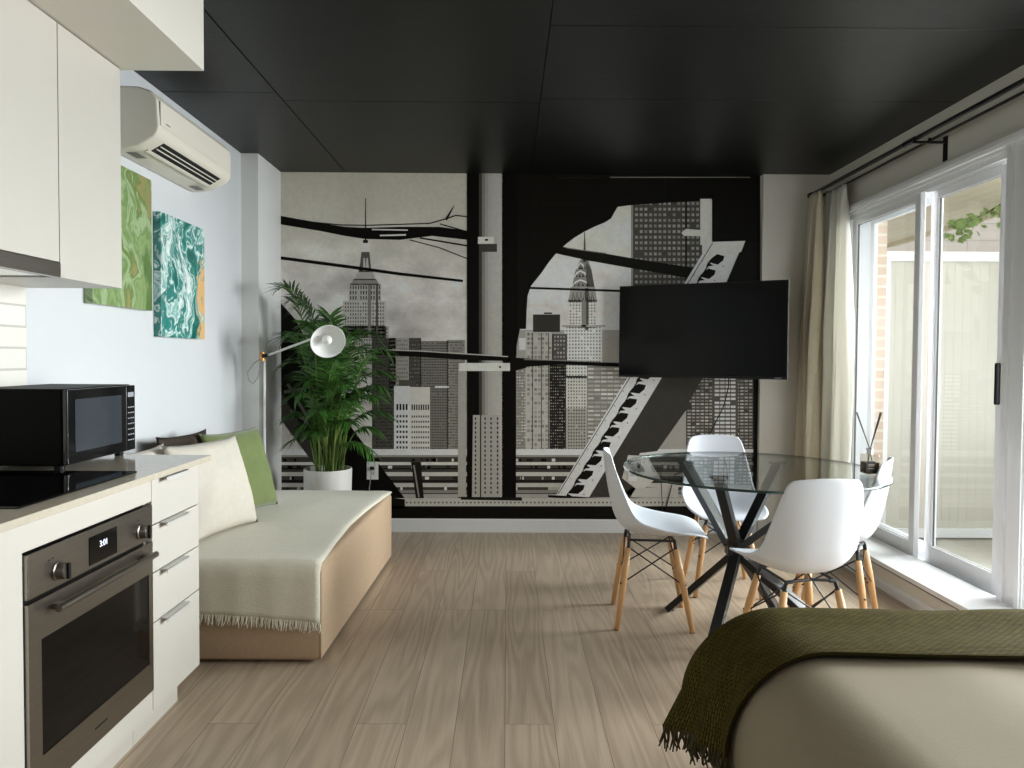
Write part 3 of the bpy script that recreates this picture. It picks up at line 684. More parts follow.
# ------------------------------------------------------------------ reading lamp
t = thing('floor_lamp', 'slim white reading lamp with brass joint and dish shade beside the palm', 'lamp', (-1.535, 4.515, 0))
lw = mat('lamp_white', (232, 232, 230), .35, var=.005)
MB().lathe([(0, 0), (.085, 0), (.085, .012), (.012, .018), (0, .018)], (-1.535, 4.515, 0), 32).build('base', lw, t)
MB().tube([(-1.535, 4.515, .015), (-1.535, 4.515, 1.235)], .0075, 12).build('pole', lw, t)
J = Vector((-1.530, 4.50, 1.250)); S = Vector((-1.150, 4.36, 1.375))
jt = MB(); jt.tube([J + Vector((-.012, 0, -.028)), J + Vector((-.012, 0, .028))], .016, 16); jt.tube([J + Vector((-.012, -.028, 0)), J + Vector((-.012, .02, 0))], .013, 16)
jt.build('joint', brass, t); MB().tube([J + Vector((-.006, -.03, .0)), J + Vector((.026, -.02, .010))], .012, 12).build('clamp_knob', blackm, t)
ar = (S - J); MB().tube([J, J + ar * .97], .0075, 12).build('arm', lw, t)
N_ = Vector((.42, -.85, -.36)).normalized()     # where the shade opens
zz = N_; xx = Vector((0, 0, 1)).cross(zz).normalized(); yy_ = zz.cross(xx); Ms = Matrix((xx, yy_, zz)).transposed()
SC = S + Vector((.055, -.02, -.022))
shp = [(.0, -.075), (.022, -.074), (.028, -.060), (.040, -.052), (.070, -.030), (.092, .000), (.104, .030)]
sh = MB().lathe(shp, SC, 40, Ms).build('lamp_shade', lw, t, smooth=True, solid=.003)
MB().tube([SC - N_ * .075, SC - N_ * .105], .017, 14).build('lamp_holder', lw, t)
MB().lathe([(0, -.055), (.012, -.05), (.014, -.035), (.028, -.01), (.030, .008), (.022, .026), (0, .034)], SC, 20, Ms).build('bulb', mat('frosted_bulb', (240, 240, 236), .3, var=0), t, smooth=True)
cdm = mat('grey_cable', (150, 150, 150), .5)
MB().tube([J + Vector((-.02, 0, -.01)), J + Vector((-.07, .005, -.045)), J + Vector((-.108, .005, -.10)), J + Vector((-.10, .0, -.15)), J + Vector((-.07, -.005, -.172)), J + Vector((-.045, 0, -.14)), J + Vector((-.025, 0, -.07)), J + Vector((-.012, 0, -.03))], .0028, 6).build('cord', cdm, t)

# ------------------------------------------------------------------ palm
PX, PY = -1.195, 4.755
t = thing('potted_palm', 'tall green areca palm in a white cylinder planter behind the daybed', 'plant', (PX, PY, 0))
MB().lathe([(0, .01), (.145, .01), (.150, .02), (.158, .50), (.156, .506), (.148, .506), (.144, .45), (0, .45)], (PX, PY, 0), 48).build('planter', mat('white_ceramic', (228, 226, 220), .4, var=.01), t, smooth=False, bevel=.001)
MB().lathe([(0, .462), (.06, .464), (.144, .452)], (PX, PY, 0), 32).build('soil', mat('soil', (58, 44, 34), .9, var=.3, vscale=60), t, smooth=True)
leafm = mat('palm_leaf', (58, 100, 36), .42, var=.4, vscale=18)
stemm = mat('palm_stem', (104, 130, 56), .5, var=.2, vscale=14)
def frond(base, ctrl, tip, nl, ll, droop, seed, spread=1.0, start=.32):
    rnd = random.Random(seed); base, ctrl, tip = map(Vector, (base, ctrl, tip)); mb = MB()
    Bz = lambda s_: base * (1 - s_) ** 2 + ctrl * 2 * s_ * (1 - s_) + tip * s_ * s_
    N1 = 16; pts = [Bz(i / N1) for i in range(N1 + 1)]
    mb.cur = 1; mb.tube(pts, [.006 - .0045 * i / N1 for i in range(N1 + 1)], 6); mb.cur = 0
    for i in range(nl):
        s_ = start + (1 - start) * (i + .5) / nl; p = Bz(s_); tg = (Bz(min(1, s_ + .02)) - Bz(s_ - .02)).normalized()
        sd = tg.cross(Vector((0, 0, 1)));
        if sd.length < .2: sd = tg.cross(Vector((0, 1, 0)))
        sd.normalize(); upv = sd.cross(tg)
        prof_ = math.sin(PI * min(1, .25 + .75 * (s_ - start) / (1 - start)) ** 1.1) ** .6 if s_ < .98 else .6
        for sg in (-1, 1):
            ln = ll * (.45 + .55 * prof_) * rnd.uniform(.8, 1.12)
            d = (tg * (.62 + .5 * (s_ - start)) + sd * sg * .72 * spread + upv * rnd.uniform(.05, .35) + Vector((rnd.uniform(-.12, .12), rnd.uniform(-.12, .12), rnd.uniform(-.1, .1)))).normalized()
            wv = d.cross(upv).normalized() * (.0066 * rnd.uniform(.8, 1.2)); K = 4; vs = []
            for k in range(K + 1):
                q = k / K; c_ = p + d * ln * q + Vector((0, 0, -droop * ln * q * q)); ww = wv * (math.sin(PI * (.12 + .86 * q)) ** .8)
                f_ = Vector((0, 0, .003 * (1 - q)))
                vs += [c_ - ww + f_, c_, c_ + ww + f_]
            fs = []
            for k in range(K):
                a = k * 3; fs += [(a, a + 1, a + 4, a + 3), (a + 1, a + 2, a + 5, a + 4)]
            mb.add(vs, fs)
    return mb
def pxw(px, py, Y):   # a point of the room on the sight line through that spot, at depth Y
    r = ray(px, py); k = Y / r[1]; return Vector((r[0] * k, Y, 1.25 + r[2] * k))
tips = [  # tip x, y, depth, leaflet length
    (279, 289, 4.52, .17, .25), (299, 306, 4.66, .16, .3), (284, 338, 4.55, .17, .4), (287, 364, 4.70, .18, .45), (308, 326, 4.42, .17, .4),
    (330, 318, 4.85, .17, .3), (352, 336, 4.62, .17, .35), (374, 336, 4.80, .18, .4), (388, 352, 4.60, .17, .5), (391, 374, 4.78, .16, .55),
    (378, 398, 4.50, .16, .6), (388, 414, 4.85, .14, .6), (296, 396, 4.50, .16, .5), (288, 416, 4.72, .14, .6), (340, 362, 4.38, .17, .4),
    (318, 372, 4.90, .16, .4), (362, 372, 4.95, .17, .5), (372, 452, 4.62, .13, .7), (285, 446, 4.70, .12, .4), (352, 404, 4.34, .15, .6), (318, 412, 4.36, .14, .6), (334, 344, 4.98, .17, .3), (300, 428, 4.62, .13, .6), (350, 424, 4.48, .14, .6), (377, 430, 4.80, .13, .7), (312, 434, 4.50, .12, .6), (338, 428, 4.95, .13, .5), (294, 376, 4.80, .16, .5), (384, 388, 4.66, .15, .6), (356, 396, 4.88, .15, .5),
    (291, 300, 4.60, .17, .3), (322, 352, 4.60, .18, .4), (364, 350, 4.46, .18, .4), (300, 352, 4.85, .17, .4), (380, 362, 4.92, .17, .5), (346, 384, 4.55, .17, .5), (306, 382, 4.62, .17, .5), (368, 392, 4.70, .16, .6), (330, 392, 4.75, .16, .5), (312, 340, 4.70, .18, .4)]
rnd = random.Random(11)
for i, (px, py, Y, ll, dr_) in enumerate(tips):
    tip = pxw(px, py, Y); a = rnd.uniform(0, 2 * PI); rr = rnd.uniform(.01, .055)
    base = Vector((PX + rr * math.cos(a) + (tip.x - PX) * .12, PY + rr * math.sin(a) + (tip.y - PY) * .12, .455))
    hgt = tip.z - base.z
    ctrl = base + Vector(((tip.x - base.x) * .22, (tip.y - base.y) * .25, hgt * (1.05 if hgt > .3 else 1.5) + .08))
    frond(base, ctrl, tip, 27 if hgt > .3 else 18, ll, dr_, i, start=.36 if hgt > .45 else .45).build('frond', [leafm, stemm], t, smooth=False)
for i in range(11):
    a = rnd.uniform(0, 2 * PI); rr = rnd.uniform(.02, .075); b0 = Vector((PX + rr * math.cos(a), PY + rr * math.sin(a), .455)); h_ = rnd.uniform(.22, .42)
    b1 = b0 + Vector((math.cos(a) * .05, math.sin(a) * .05, h_)); MB().tube([b0, (b0 + b1) / 2 + Vector((0, 0, 0)), b1], [.008, .0065, .004], 7).build('cane', stemm, t, smooth=True)

# ------------------------------------------------------------------ outlets
def outlet(x0, x1, z0, z1, label):
    t = thing('wall_outlet', label, 'outlet', ((x0 + x1) / 2, YF, z0))
    B(x0, x1, YF - .012, YF - .0085, z0, z1).build('cover_plate', trimw, t, bevel=.0015)
    cx = (x0 + x1) / 2; cz = (z0 + z1) / 2
    MB().box(cx - .017, cx + .017, YF - .0135, YF - .012, cz - .034, cz + .034).build('socket', mat('socket_white', (214, 214, 212), .4), t)
    for z in (cz + .019, cz - .019): MB().box(cx - .007, cx - .004, YF - .0138, YF - .0134, z - .006, z + .006).box(cx + .004, cx + .007, YF - .0138, YF - .0134, z - .006, z + .006).build('slot', blackm, t)
    return cx, cz
cx, cz = outlet(-.999, -.916, .375, .503, 'white wall outlet on the mural beside the potted palm')
c1 = MB(); c1.box(cx - .014, cx + .014, YF - .038, YF - .0145, cz + .008, cz + .030)
c1 = c1.build('lamp_cord', blackp, bevel=.002); tag(c1, 'thin grey lamp cord plugged into the outlet beside the palm', 'cord')
MB().tube([(cx, YF - .036, cz + .012), (cx - .004, YF - .05, cz - .03), (cx - .016, YF - .045, cz - .12), (cx - .014, YF - .04, .15), (cx - .03, YF - .05, .012), (-1.30, YF - .05, .006), (-1.45, 4.63, .006), (-1.5, 4.60, .006)], .003, 6).build('wire', mat('grey_cable'), c1)
cx, cz = outlet(.872, .938, .372, .506, 'white wall outlet on the mural behind the left dining chair')
c2 = MB().box(cx - .016, cx + .016, YF - .034, YF - .0145, cz + .006, cz + .032).build('power_plug', mat('plug_white', (214, 214, 212), .4), bevel=.003)
tag(c2, 'white plug with looping black cord behind the left dining chair', 'plug')
MB().tube([(cx, YF - .034, cz + .018), (cx - .05, YF - .05, cz + .06), (cx + .02, YF - .06, cz - .02), (cx + .14, YF - .05, cz - .035), (1.10, YF - .04, cz + .01), (1.12, YF - .03, .12), (1.13, YF - .03, .01)], .0028, 6).build('wire', blackp, c2)

# ------------------------------------------------------------------ television
a = Vector((.774, 4.93, 0)); b_ = Vector((1.754, 4.44, 0)); tc_ = (a + b_) / 2; wd = (b_ - a).length; ang = math.atan2(b_.y - a.y, b_.x - a.x); zc = 1.437; hh = .625
t = thing('television', 'large black flat screen television on a swivel arm over the mural', 'television', (tc_.x, tc_.y, zc))
def L(mb, name, m, par, **k): return mb.build(name, m, par, world=False, **k)
tvf = L(MB().box(-wd / 2, wd / 2, .0, .032, -hh / 2, hh / 2), 'frame', blackp, t, bevel=.003)
L(MB().box(-wd / 2 + .008, wd / 2 - .008, -.0015, .001, -hh / 2 + .016, hh / 2 - .008), 'screen', mat('screen_glass', (1, 1, 2), .12, var=0, spec=.16), t)
L(MB().box(-.36, .36, .032, .062, -.27, .12), 'back_housing', blackp, t, bevel=.01)
L(MB().box(wd / 2 - .075, wd / 2 - .035, -.0022, -.001, -hh / 2 + .005, -hh / 2 + .012), 'badge', mat('badge_grey', (120, 120, 124), .4), t)
t.rotation_euler = (0, 0, ang)
# arm, in the television's turned frame
inv = Matrix.Rotation(-ang, 3, 'Z')
def W(p): return inv @ (Vector(p) - Vector((tc_.x, tc_.y, zc)))
mp_ = MB(); mp_.box(-.11, .11, .062, .075, -.12, .12); L(mp_, 'bracket', blackm, t)
am = MB(); p0 = Vector((0, .075, 0)); p1 = W((1.50, 4.90, zc)); p2 = W((1.30, YF - .03, zc)); am.bar(p0, p1, .03, .05); am.bar(p1, p2, .03, .05); am.tube([p1 - Vector((0, 0, .04)), p1 + Vector((0, 0, .04))], .02, 12)
L(am, 'swivel_arm', blackm, t)
wp = MB(); q = W((1.30, YF - .022, zc)); wp.obox(q, (.12, .022, .26), inv); L(wp, 'wall_plate', blackm, t)
cb_ = MB().tube([(1.57, 5.02, 1.20), (1.57, 5.035, 1.05), (1.545, 5.05, .92), (1.50, 5.06, .82), (1.44, 5.06, .70), (1.38, 5.06, .5), (1.20, 5.06, .42), (1.15, 5.07, .2), (1.15, 5.07, .01)], .004, 6).build('television_cable', blackp, smooth=True)
tag(cb_, 'thin black cable hanging below the television down the mural', 'cable')

# ------------------------------------------------------------------ dining table
TX, TY, TR = 1.12, 3.24, .578
t = thing('dining_table', 'round glass dining table on crossed black metal legs', 'table', (TX, TY, 0))
topg = glass_mat('table_glass', (.955, .985, .972), 1.45)
edge = mat('glass_edge', (18, 46, 40), .15, var=0, spec=.6)
MB().lathe([(0, .752), (TR - .002, .752), (TR - .002, .7425), (0, .7425)], (TX, TY, 0), 96).build('glass_top', topg, t)
MB().lathe([(TR - .0015, .7525), (TR, .751), (TR, .7435), (TR - .0015, .742)], (TX, TY, 0), 96).build('glass_rim', edge, t, smooth=True)
tops = {'BL': (.89, 3.52), 'FL': (.925, 3.08), 'BR': (1.35, 3.52), 'FR': (1.40, 3.02)}
feet = {'BL': (.819, 3.505), 'FL': (.87, 2.98), 'BR': (1.34, 3.48), 'FR': (1.46, 2.99)}
HUB = Vector((1.055, 3.22, .395))
HUBS = {'BL': Vector((1.03, 3.235, .40)), 'FL': Vector((1.045, 3.20, .40)), 'BR': Vector((1.06, 3.22, .40)), 'FR': Vector((1.07, 3.20, .40))}
for k, opp, wv in (('BL', 'FR', .074), ('FR', 'BL', .074), ('FL', 'BR', .046), ('BR', 'FL', .046)):
    a = Vector(tops[k] + (.728,)); b_ = Vector(feet[opp] + (.012,)); mb = MB(); hb = HUBS[k]
    side = (b_ - a); side.z = 0; side = Vector((-side.y, side.x, 0)).normalized()
    mb.bar(a, hb, .03, wv, up=side); mb.bar(hb, b_, .03, wv, up=side)
    lg = mb.build('leg', blackm, t, bevel=.002)
    MB().lathe([(0, 0), (.018, 0), (.018, .012), (0, .012)], (b_.x, b_.y, 0), 16).build('foot', blackp, lg)
    MB().box(a.x - .038, a.x + .038, a.y - .02, a.y + .02, .7305, .7420).build('support_pad', blackm, lg, bevel=.002)
MB().obox(HUB, (.10, .06, .07)).build('hub', blackm, t, bevel=.004)

# ------------------------------------------------------------------ reed diffuser
DX, DY, DZ = 1.585, 3.085, .7525
t = thing('reed_diffuser', 'square glass reed diffuser with black sticks on the table edge', 'diffuser', (DX, DY, DZ))
bot = rounded_box(DX - .031, DX + .031, DY - .031, DY + .031, DZ + .001, DZ + .088, .010, 8).build('bottle', glass_mat('bottle_glass', (.86, .82, .76), 1.5), t, smooth=True, merge=True)
MB().lathe([(.013, .0), (.013, .020), (.016, .021), (.016, .027), (.010, .027)], (DX, DY, DZ + .086), 20).build('neck', mat('clear_neck', (205, 200, 200), .15, metal=.4), t)
B(DX - .027, DX + .027, DY - .027, DY + .027, DZ + .006, DZ + .054).build('liquid', mat('amber_liquid', (70, 48, 24), .12, var=.05), bot)
B(DX - .029, DX + .012, DY - .033, DY - .0315, DZ + .014, DZ + .060).build('label', mat('dark_label', (28, 26, 26), .5, var=.1), bot)
for z in (.046, .040, .028): MB().box(DX - .022, DX + .004, DY - .0335, DY - .033, DZ + z, DZ + z + .0018).build('label_line', mat('label_ink', (190, 180, 160), .5), bot)
for dx, dy in ((-.068, -.01), (-.050, .02), (.040, -.015), (.052, .02), (.046, .0)):
    MB().tube([(DX - dx * .25, DY - dy * .25, DZ + .03), (DX, DY, DZ + .107), (DX + dx, DY + dy, DZ + .27)], .0019, 6).build('reed', blackm, t)

# ------------------------------------------------------------------ shell chairs
prof = [(-.232, .816, .098, .020), (-.230, .792, .148, .028), (-.223, .730, .172, .040), (-.212, .655, .186, .055), (-.197, .58, .198, .070),
        (-.178, .508, .208, .084), (-.142, .453, .216, .090), (-.080, .426, .220, .082), (.0, .419, .222, .066), (.07, .422, .222, .050),
        (.135, .431, .218, .032), (.190, .437, .204, .016), (.228, .434, .178, .005), (.244, .424, .145, .0)]
def profile(t_):
    n = len(prof) - 1; x = max(0, min(n - 1e-6, t_ * n)); i = int(x); f = x - i
    P = [prof[max(0, min(n, i + k))] for k in (-1, 0, 1, 2)]; out = []
    for c in range(4):
        a_, b2, c_, d_ = (q[c] for q in P)
        out.append(.5 * ((2 * b2) + (-a_ + c_) * f + (2 * a_ - 5 * b2 + 4 * c_ - d_) * f * f + (-a_ + 3 * b2 - 3 * c_ + d_) * f ** 3))
    return out
def shell_pt(u, v):
    s_ = u * 2 - 1
    tt = v
    end = max(0, 1 - v / .10); tt = v + .055 * end * abs(s_) ** 2.4
    end2 = max(0, (v - .88) / .12); tt -= .05 * end2 * abs(s_) ** 3
    y, z, hw, cu = profile(tt); y2, z2, _, _ = profile(min(1, tt + .01)); y1, z1, _, _ = profile(max(0, tt - .01))
    ty, tz = y2 - y1, z2 - z1; l = math.hypot(ty, tz) or 1; ny, nz = -tz / l, ty / l    # inner side of the shell
    if nz < 0 and ny < 0: ny, nz = -ny, -nz
    c_ = cu * abs(s_) ** 2.4
    return (s_ * hw * (1 - .06 * s_ * s_), y + ny * c_, z + nz * c_)
def make_chair(label):
    t = thing('dining_chair', label, 'chair', (0, 0, 0), None)
    MB().grid(shell_pt, 28, 52).build('seat_shell', shellm, t, smooth=True, solid=.007)
    legs = [(sx, sy) for sx in (-1, 1) for sy in (-1, 1)]
    ps = {}
    for sx, sy in legs:
        a = Vector((sx * .105, sy * .105 - .01, .390)); b_ = Vector((sx * .172, sy * .172, 0)); ps[(sx, sy)] = (a, b_); d = b_ - a
        lg = MB().tube([a + d * .06, a + d * .35, b_], [.0135, .0165, .0115], 14).build('leg', wood, t, smooth=True)
        mb = MB(); mb.tube([a + Vector((-sx * .03, 0, .012)), a + Vector((-sx * .006, 0, .010)), a + d * .03, a + d * .13], [.007, .008, .0085, .0085], 10)
        mb.build('leg_bracket', blackm, lg); c_ = a + d * .46
        MB().tube([c_ - Vector((sx, sy, 0)).normalized() * .019, c_ + Vector((sx, sy, 0)).normalized() * .019], .0045, 8).build('bolt', blackm, lg)
        MB().tube([b_ + Vector((0, 0, .0)), b_ + Vector((0, 0, .004)) - d * .004], .0112, 12).build('foot_cap', blackp, lg)
    for A_, B_ in (((-1, -1), (-1, 1)), ((1, -1), (1, 1)), ((-1, -1), (1, -1)), ((-1, 1), (1, 1))):
        mb = MB(); (a1, b1), (a2, b2) = ps[A_], ps[B_]
        p1 = a1 + (b1 - a1) * .05; q2 = a2 + (b2 - a2) * .46; p2 = a2 + (b2 - a2) * .05; q1 = a1 + (b1 - a1) * .46
        e = (p2 - p1).cross(Vector((0, 0, 1))).normalized() * .004
        mb.tube([p1 + e, q2 + e], .0034, 7); mb.tube([p2 - e, q1 - e], .0034, 7); mb.build('cross_brace', blackm, t)
    mb = MB()
    for sy in (-1, 1): mb.tube([(-.10, sy * .105 - .01, .402), (0, sy * .095 - .01, .4055), (.10, sy * .105 - .01, .402)], .006, 8)
    for sx in (-1, 1): mb.tube([(sx * .10, -.115, .402), (sx * .10, .095, .402)], .006, 8)
    mb.build('seat_support', blackm, t)
    return t
def copy_tree(o, par=None):
    c = o.copy(); COL.objects.link(c); c.parent = par
    for ch in [k for k in COL.objects if k.parent == o]: copy_tree(ch, c)
    return c
ch0 = make_chair('white shell dining chair seen from the side at the left of the glass table')
spots = [(.700, 3.397, (.994, -.10), 'white shell dining chair seen from the side at the left of the glass table'),
         (1.177, 3.853, (-.07, -1), 'white shell dining chair behind the glass table facing the room'),
         (1.155, 2.81, (-.11, .994), 'white shell dining chair nearest the bed, its back turned to the room'),
         (1.515, 3.26, (-.83, .56), 'shaded white shell dining chair nearest the sliding door')]
allch = [ch0] + [copy_tree(ch0) for _ in spots[1:]]
for o, (x, y, f, lb) in zip(allch, spots):
    o.location = (x, y, 0); o.rotation_euler = (0, 0, math.atan2(f[1], f[0]) - PI / 2); o['label'] = lb; o['group'] = 'shell chairs around the glass table'

# ------------------------------------------------------------------ sliding door, window beside the bed
def frame_rect(mb, x0, x1, y0, y1, z0, z1, w_, wb=None):
    wb = wb or w_
    mb.box(x0, x1, y0, y0 + w_, z0, z1); mb.box(x0, x1, y1 - w_, y1, z0, z1)
    mb.box(x0, x1, y0 + w_, y1 - w_, z0, z0 + wb); mb.box(x0, x1, y0 + w_, y1 - w_, z1 - w_, z1); return mb
fr_ = MB()
fr_.box(2.275, 2.46, 4.765, 4.80, .10, 2.245); fr_.box(2.275, 2.46, 3.235, 3.262, .10, 2.245); fr_.box(2.275, 2.46, 3.262, 4.765, 2.21, 2.245); fr_.box(2.275, 2.46, 3.262, 4.765, .10, .118)
for x in (2.285, 2.325, 2.345, 2.385, 2.405, 2.445): fr_.box(x, x + .004, 3.262, 4.765, .118, .132); fr_.box(x, x + .006, 3.262, 4.765, 2.18, 2.21)
dr_ = thing('door_1', 'white aluminium sliding patio door', 'door', (2.36, 4.0, .1)); dr_['kind'] = 'structure'
for k in ('label', 'category'): del dr_[k]
fr_.build('door_frame', alu, dr_, bevel=.001, seg=1)
p1 = frame_rect(MB(), 2.292, 2.322, 3.965, 4.74, .128, 2.19, .052, .095).build('sliding_panel', alu, dr_, bevel=.003)
B(2.304, 2.310, 4.015, 4.69, .22, 2.14).build('pane', winglass, p1)
frame_rect(MB(), 2.3025, 2.3115, 4.013, 4.692, .218, 2.142, .006).build('gasket', mat('grey_gasket', (96, 98, 102), .5), p1)
h1 = MB(); h1.box(2.268, 2.292, 4.712, 4.738, 1.03, 1.23); h1.build('handle', alug, p1, bevel=.006)
p2 = frame_rect(MB(), 2.352, 2.382, 3.355, 3.955, .128, 2.19, .052, .095).build('sliding_panel', alu, dr_, bevel=.003)
B(2.364, 2.370, 3.405, 3.905, .22, 2.14).build('pane', winglass, p2)
frame_rect(MB(), 2.3625, 2.3715, 3.403, 3.907, .218, 2.142, .006).build('gasket', mat('grey_gasket'), p2)
MB().box(2.330, 2.352, 3.372, 3.392, 1.04, 1.24).build('handle', blackp, p2, bevel=.006)
p3 = frame_rect(MB(), 2.410, 2.436, 4.02, 4.74, .128, 2.19, .045, .07).build('screen_panel', alu, dr_, bevel=.002)
wn = thing('window_1', 'w', 'w', (2.36, 1.7, .1)); wn['kind'] = 'structure'
for k in ('label', 'category'): del wn[k]
frame_rect(MB(), 2.285, 2.445, .30, 3.12, .10, 2.27, .04).build('window_frame', alu, wn, bevel=.002)
for y0, y1 in ((.34, 1.71), (1.71, 3.08)):
    s1 = frame_rect(MB(), 2.33, 2.36, y0, y1, .14, 2.205, .05).build('sash', alu, wn, bevel=.002)
    B(2.342, 2.348, y0 + .04, y1 - .04, .18, 2.165).build('pane', winglass, s1)

# ------------------------------------------------------------------ curtain rod and curtains
t = thing('curtain_rod', 'black double curtain rod above the sliding door', 'curtain rod', (2.15, 3.0, 2.42))
RZ = 2.40
for x, r_, nm, y1 in ((2.115, .0125, 'front_rod', 4.99), (2.195, .0075, 'back_rod', 4.96)):
    rd = MB().tube([(x, .2, RZ - (0 if r_ > .01 else .005)), (x, 3.05, RZ - (0 if r_ > .01 else .005)), (x, y1, RZ - (0 if r_ > .01 else .005))], r_, 14).build(nm, blackm, t, smooth=True)
    MB().tube([(x, y1 - .012, RZ - (0 if r_ > .01 else .005)), (x, y1 + .022, RZ - (0 if r_ > .01 else .005))], r_ * 1.45, 14).build('finial', blackm, rd)
MB().tube([(2.115, 3.72, RZ), (2.115, 3.82, RZ)], .0155, 14).build('rod_joint', blackm, t)
for y in (4.90, 3.71, .9):
    mb = MB(); mb.box(2.10, XR, y - .008, y + .008, RZ - .024, RZ - .014); mb.box(XR - .006, XR, y - .016, y + .016, RZ - .115, RZ + .012)
    mb.box(2.10, 2.106, y - .008, y + .008, RZ - .024, RZ + .004); mb.box(2.18, 2.186, y - .008, y + .008, RZ - .024, RZ + .004); mb.build('bracket', blackm, t)
def curtain(name, label, m, path, nf, amp, z0, z1, seed, sway, bell):
    """pleated cloth: path gives the (x, y) line at the rod; folds run down it and open out lower"""
    rnd = random.Random(seed); ph = [rnd.uniform(-.5, .5) for _ in range(nf + 2)]
    a = Vector(path[0]); b_ = Vector(path[1]); d = b_ - a; nrm = Vector((-d.y, d.x)).normalized(); cxy = (a + b_) / 2
    def P(u, v):
        zz_ = z1 + (z0 - z1) * v; k = bell(v)
        w_ = math.sin(u * nf * 2 * PI + ph[int(u * nf)] * .5 * v + math.sin(v * 3 + seed) * 1.2 * v)
        w2 = math.sin(u * nf * 4.3 + seed + v * 1.5)
        am_ = amp * (.55 + .75 * min(1, v * 2.5)) * (1 + .3 * w2)
        if v < .045: am_ *= .8
        p = cxy + (a + d * u - cxy) * k + nrm * (am_ * w_) + d.normalized() * (sway(v) + .012 * math.sin(u * nf * 4 * PI) * v)
        return (p.x, p.y, zz_ + .004 * math.sin(u * nf * 2 * PI))
    o = MB().grid(P, nf * 16, 60).build(name, m, smooth=True, solid=.002)
    tag(o, label, 'curtain'); return o
cm1 = mat('beige_curtain', (208, 198, 176), .85, var=.04, vscale=40, bump=.1, bscale=500)
cm2 = bpy.data.materials.new('sheer_white_curtain'); cm2.use_nodes = True; nt = cm2.node_tree; bs = nt.nodes['Principled BSDF']; bs.inputs['Base Color'].default_value = sr((244, 242, 234)) + (1,); bs.inputs['Roughness'].default_value = .9
nzz = nt.nodes.new('ShaderNodeTexNoise'); nzz.inputs['Scale'].default_value = 200; bpn = nt.nodes.new('ShaderNodeBump'); bpn.inputs['Strength'].default_value = .1; nt.links.new(nzz.outputs[0], bpn.inputs['Height']); nt.links.new(bpn.outputs[0], bs.inputs['Normal'])
tl = nt.nodes.new('ShaderNodeBsdfTranslucent'); tl.inputs[0].default_value = sr((240, 238, 230)) + (1,); mxs = nt.nodes.new('ShaderNodeMixShader'); mxs.inputs[0].default_value = .45
nt.links.new(bs.outputs[0], mxs.inputs[1]); nt.links.new(tl.outputs[0], mxs.inputs[2]); nt.links.new(mxs.outputs[0], nt.nodes['Material Output'].inputs[0])
curtain('curtain', 'beige curtain gathered at the far end of the rod beside the television', cm1, ((2.105, 4.985), (2.105, 4.80)), 4, .054, .15, 2.39, 2, lambda v: .0, lambda v: 1 + .25 * min(1, v * 1.5))
curtain('curtain', 'sheer white curtain gathered between the beige curtain and the glass', cm2, ((2.19, 4.92), (2.19, 4.62)), 4, .048, .15, 2.39, 5, lambda v: .03 * math.sin(v * 3), lambda v: 1 + .15 * math.sin(min(1, v * 1.2) * PI) )

# ------------------------------------------------------------------ bed and its throw
BX0, BX1, BY0, BY1, BZ = .565, 2.0, -.1, 2.215, .515
R_ = .225
t = thing('bed', 'bed with a smooth beige cover in the right foreground', 'bed', (1.26, 1.0, 0))
bedm = mat('beige_bed_cover', (148, 136, 114), .85, var=.02, vscale=6, bump=.1, bscale=300)
def bedwr(p):
    k = noise.noise(Vector((p.x * 5, p.y * 5, p.z * 3))) * .006; s_ = 0 if p.z > .45 else .012 * math.sin(p.y * 26 + p.z * 4)
    return p + Vector((-s_ if p.x < .7 else 0, 0, k if p.z > .3 else 0))
rounded_box(BX0, BX1, BY0, BY1, .05, BZ, R_, 40, bedwr).build('bed_cover', bedm, t, smooth=True, merge=True)
B(BX0 + .06, BX1 - .06, BY0 + .06, BY1 - .06, .02, .2).build('bed_base', mat('dark_bed_base', (60, 54, 48), .7), t)
olive = bpy.data.materials.new('olive_knit'); olive.use_nodes = True; nt = olive.node_tree; N = nt.nodes; LK = nt.links.new
bs = N['Principled BSDF']; bs.inputs['Roughness'].default_value = .95; bs.inputs['Specular IOR Level'].default_value = .1
uvn = N.new('ShaderNodeUVMap'); br = N.new('ShaderNodeTexBrick'); LK(uvn.outputs[0], br.inputs[0])
for k, v in (('Scale', 1), ('Brick Width', .024), ('Row Height', .0085), ('Mortar Size', .0022), ('Mortar Smooth', 1.0)): br.inputs[k].default_value = v
br.inputs['Color1'].default_value = sr((94, 84, 34)) + (1,); br.inputs['Color2'].default_value = sr((78, 69, 26)) + (1,); br.inputs['Mortar'].default_value = sr((40, 34, 12)) + (1,)
LK(br.outputs['Color'], bs.inputs['Base Color']); bpn = N.new('ShaderNodeBump'); bpn.inputs['Strength'].default_value = .9; bpn.inputs['Distance'].default_value = .006; bpn.invert = True
LK(br.outputs['Fac'], bpn.inputs['Height']); LK(bpn.outputs[0], bs.inputs['Normal'])
TXR = 1.995
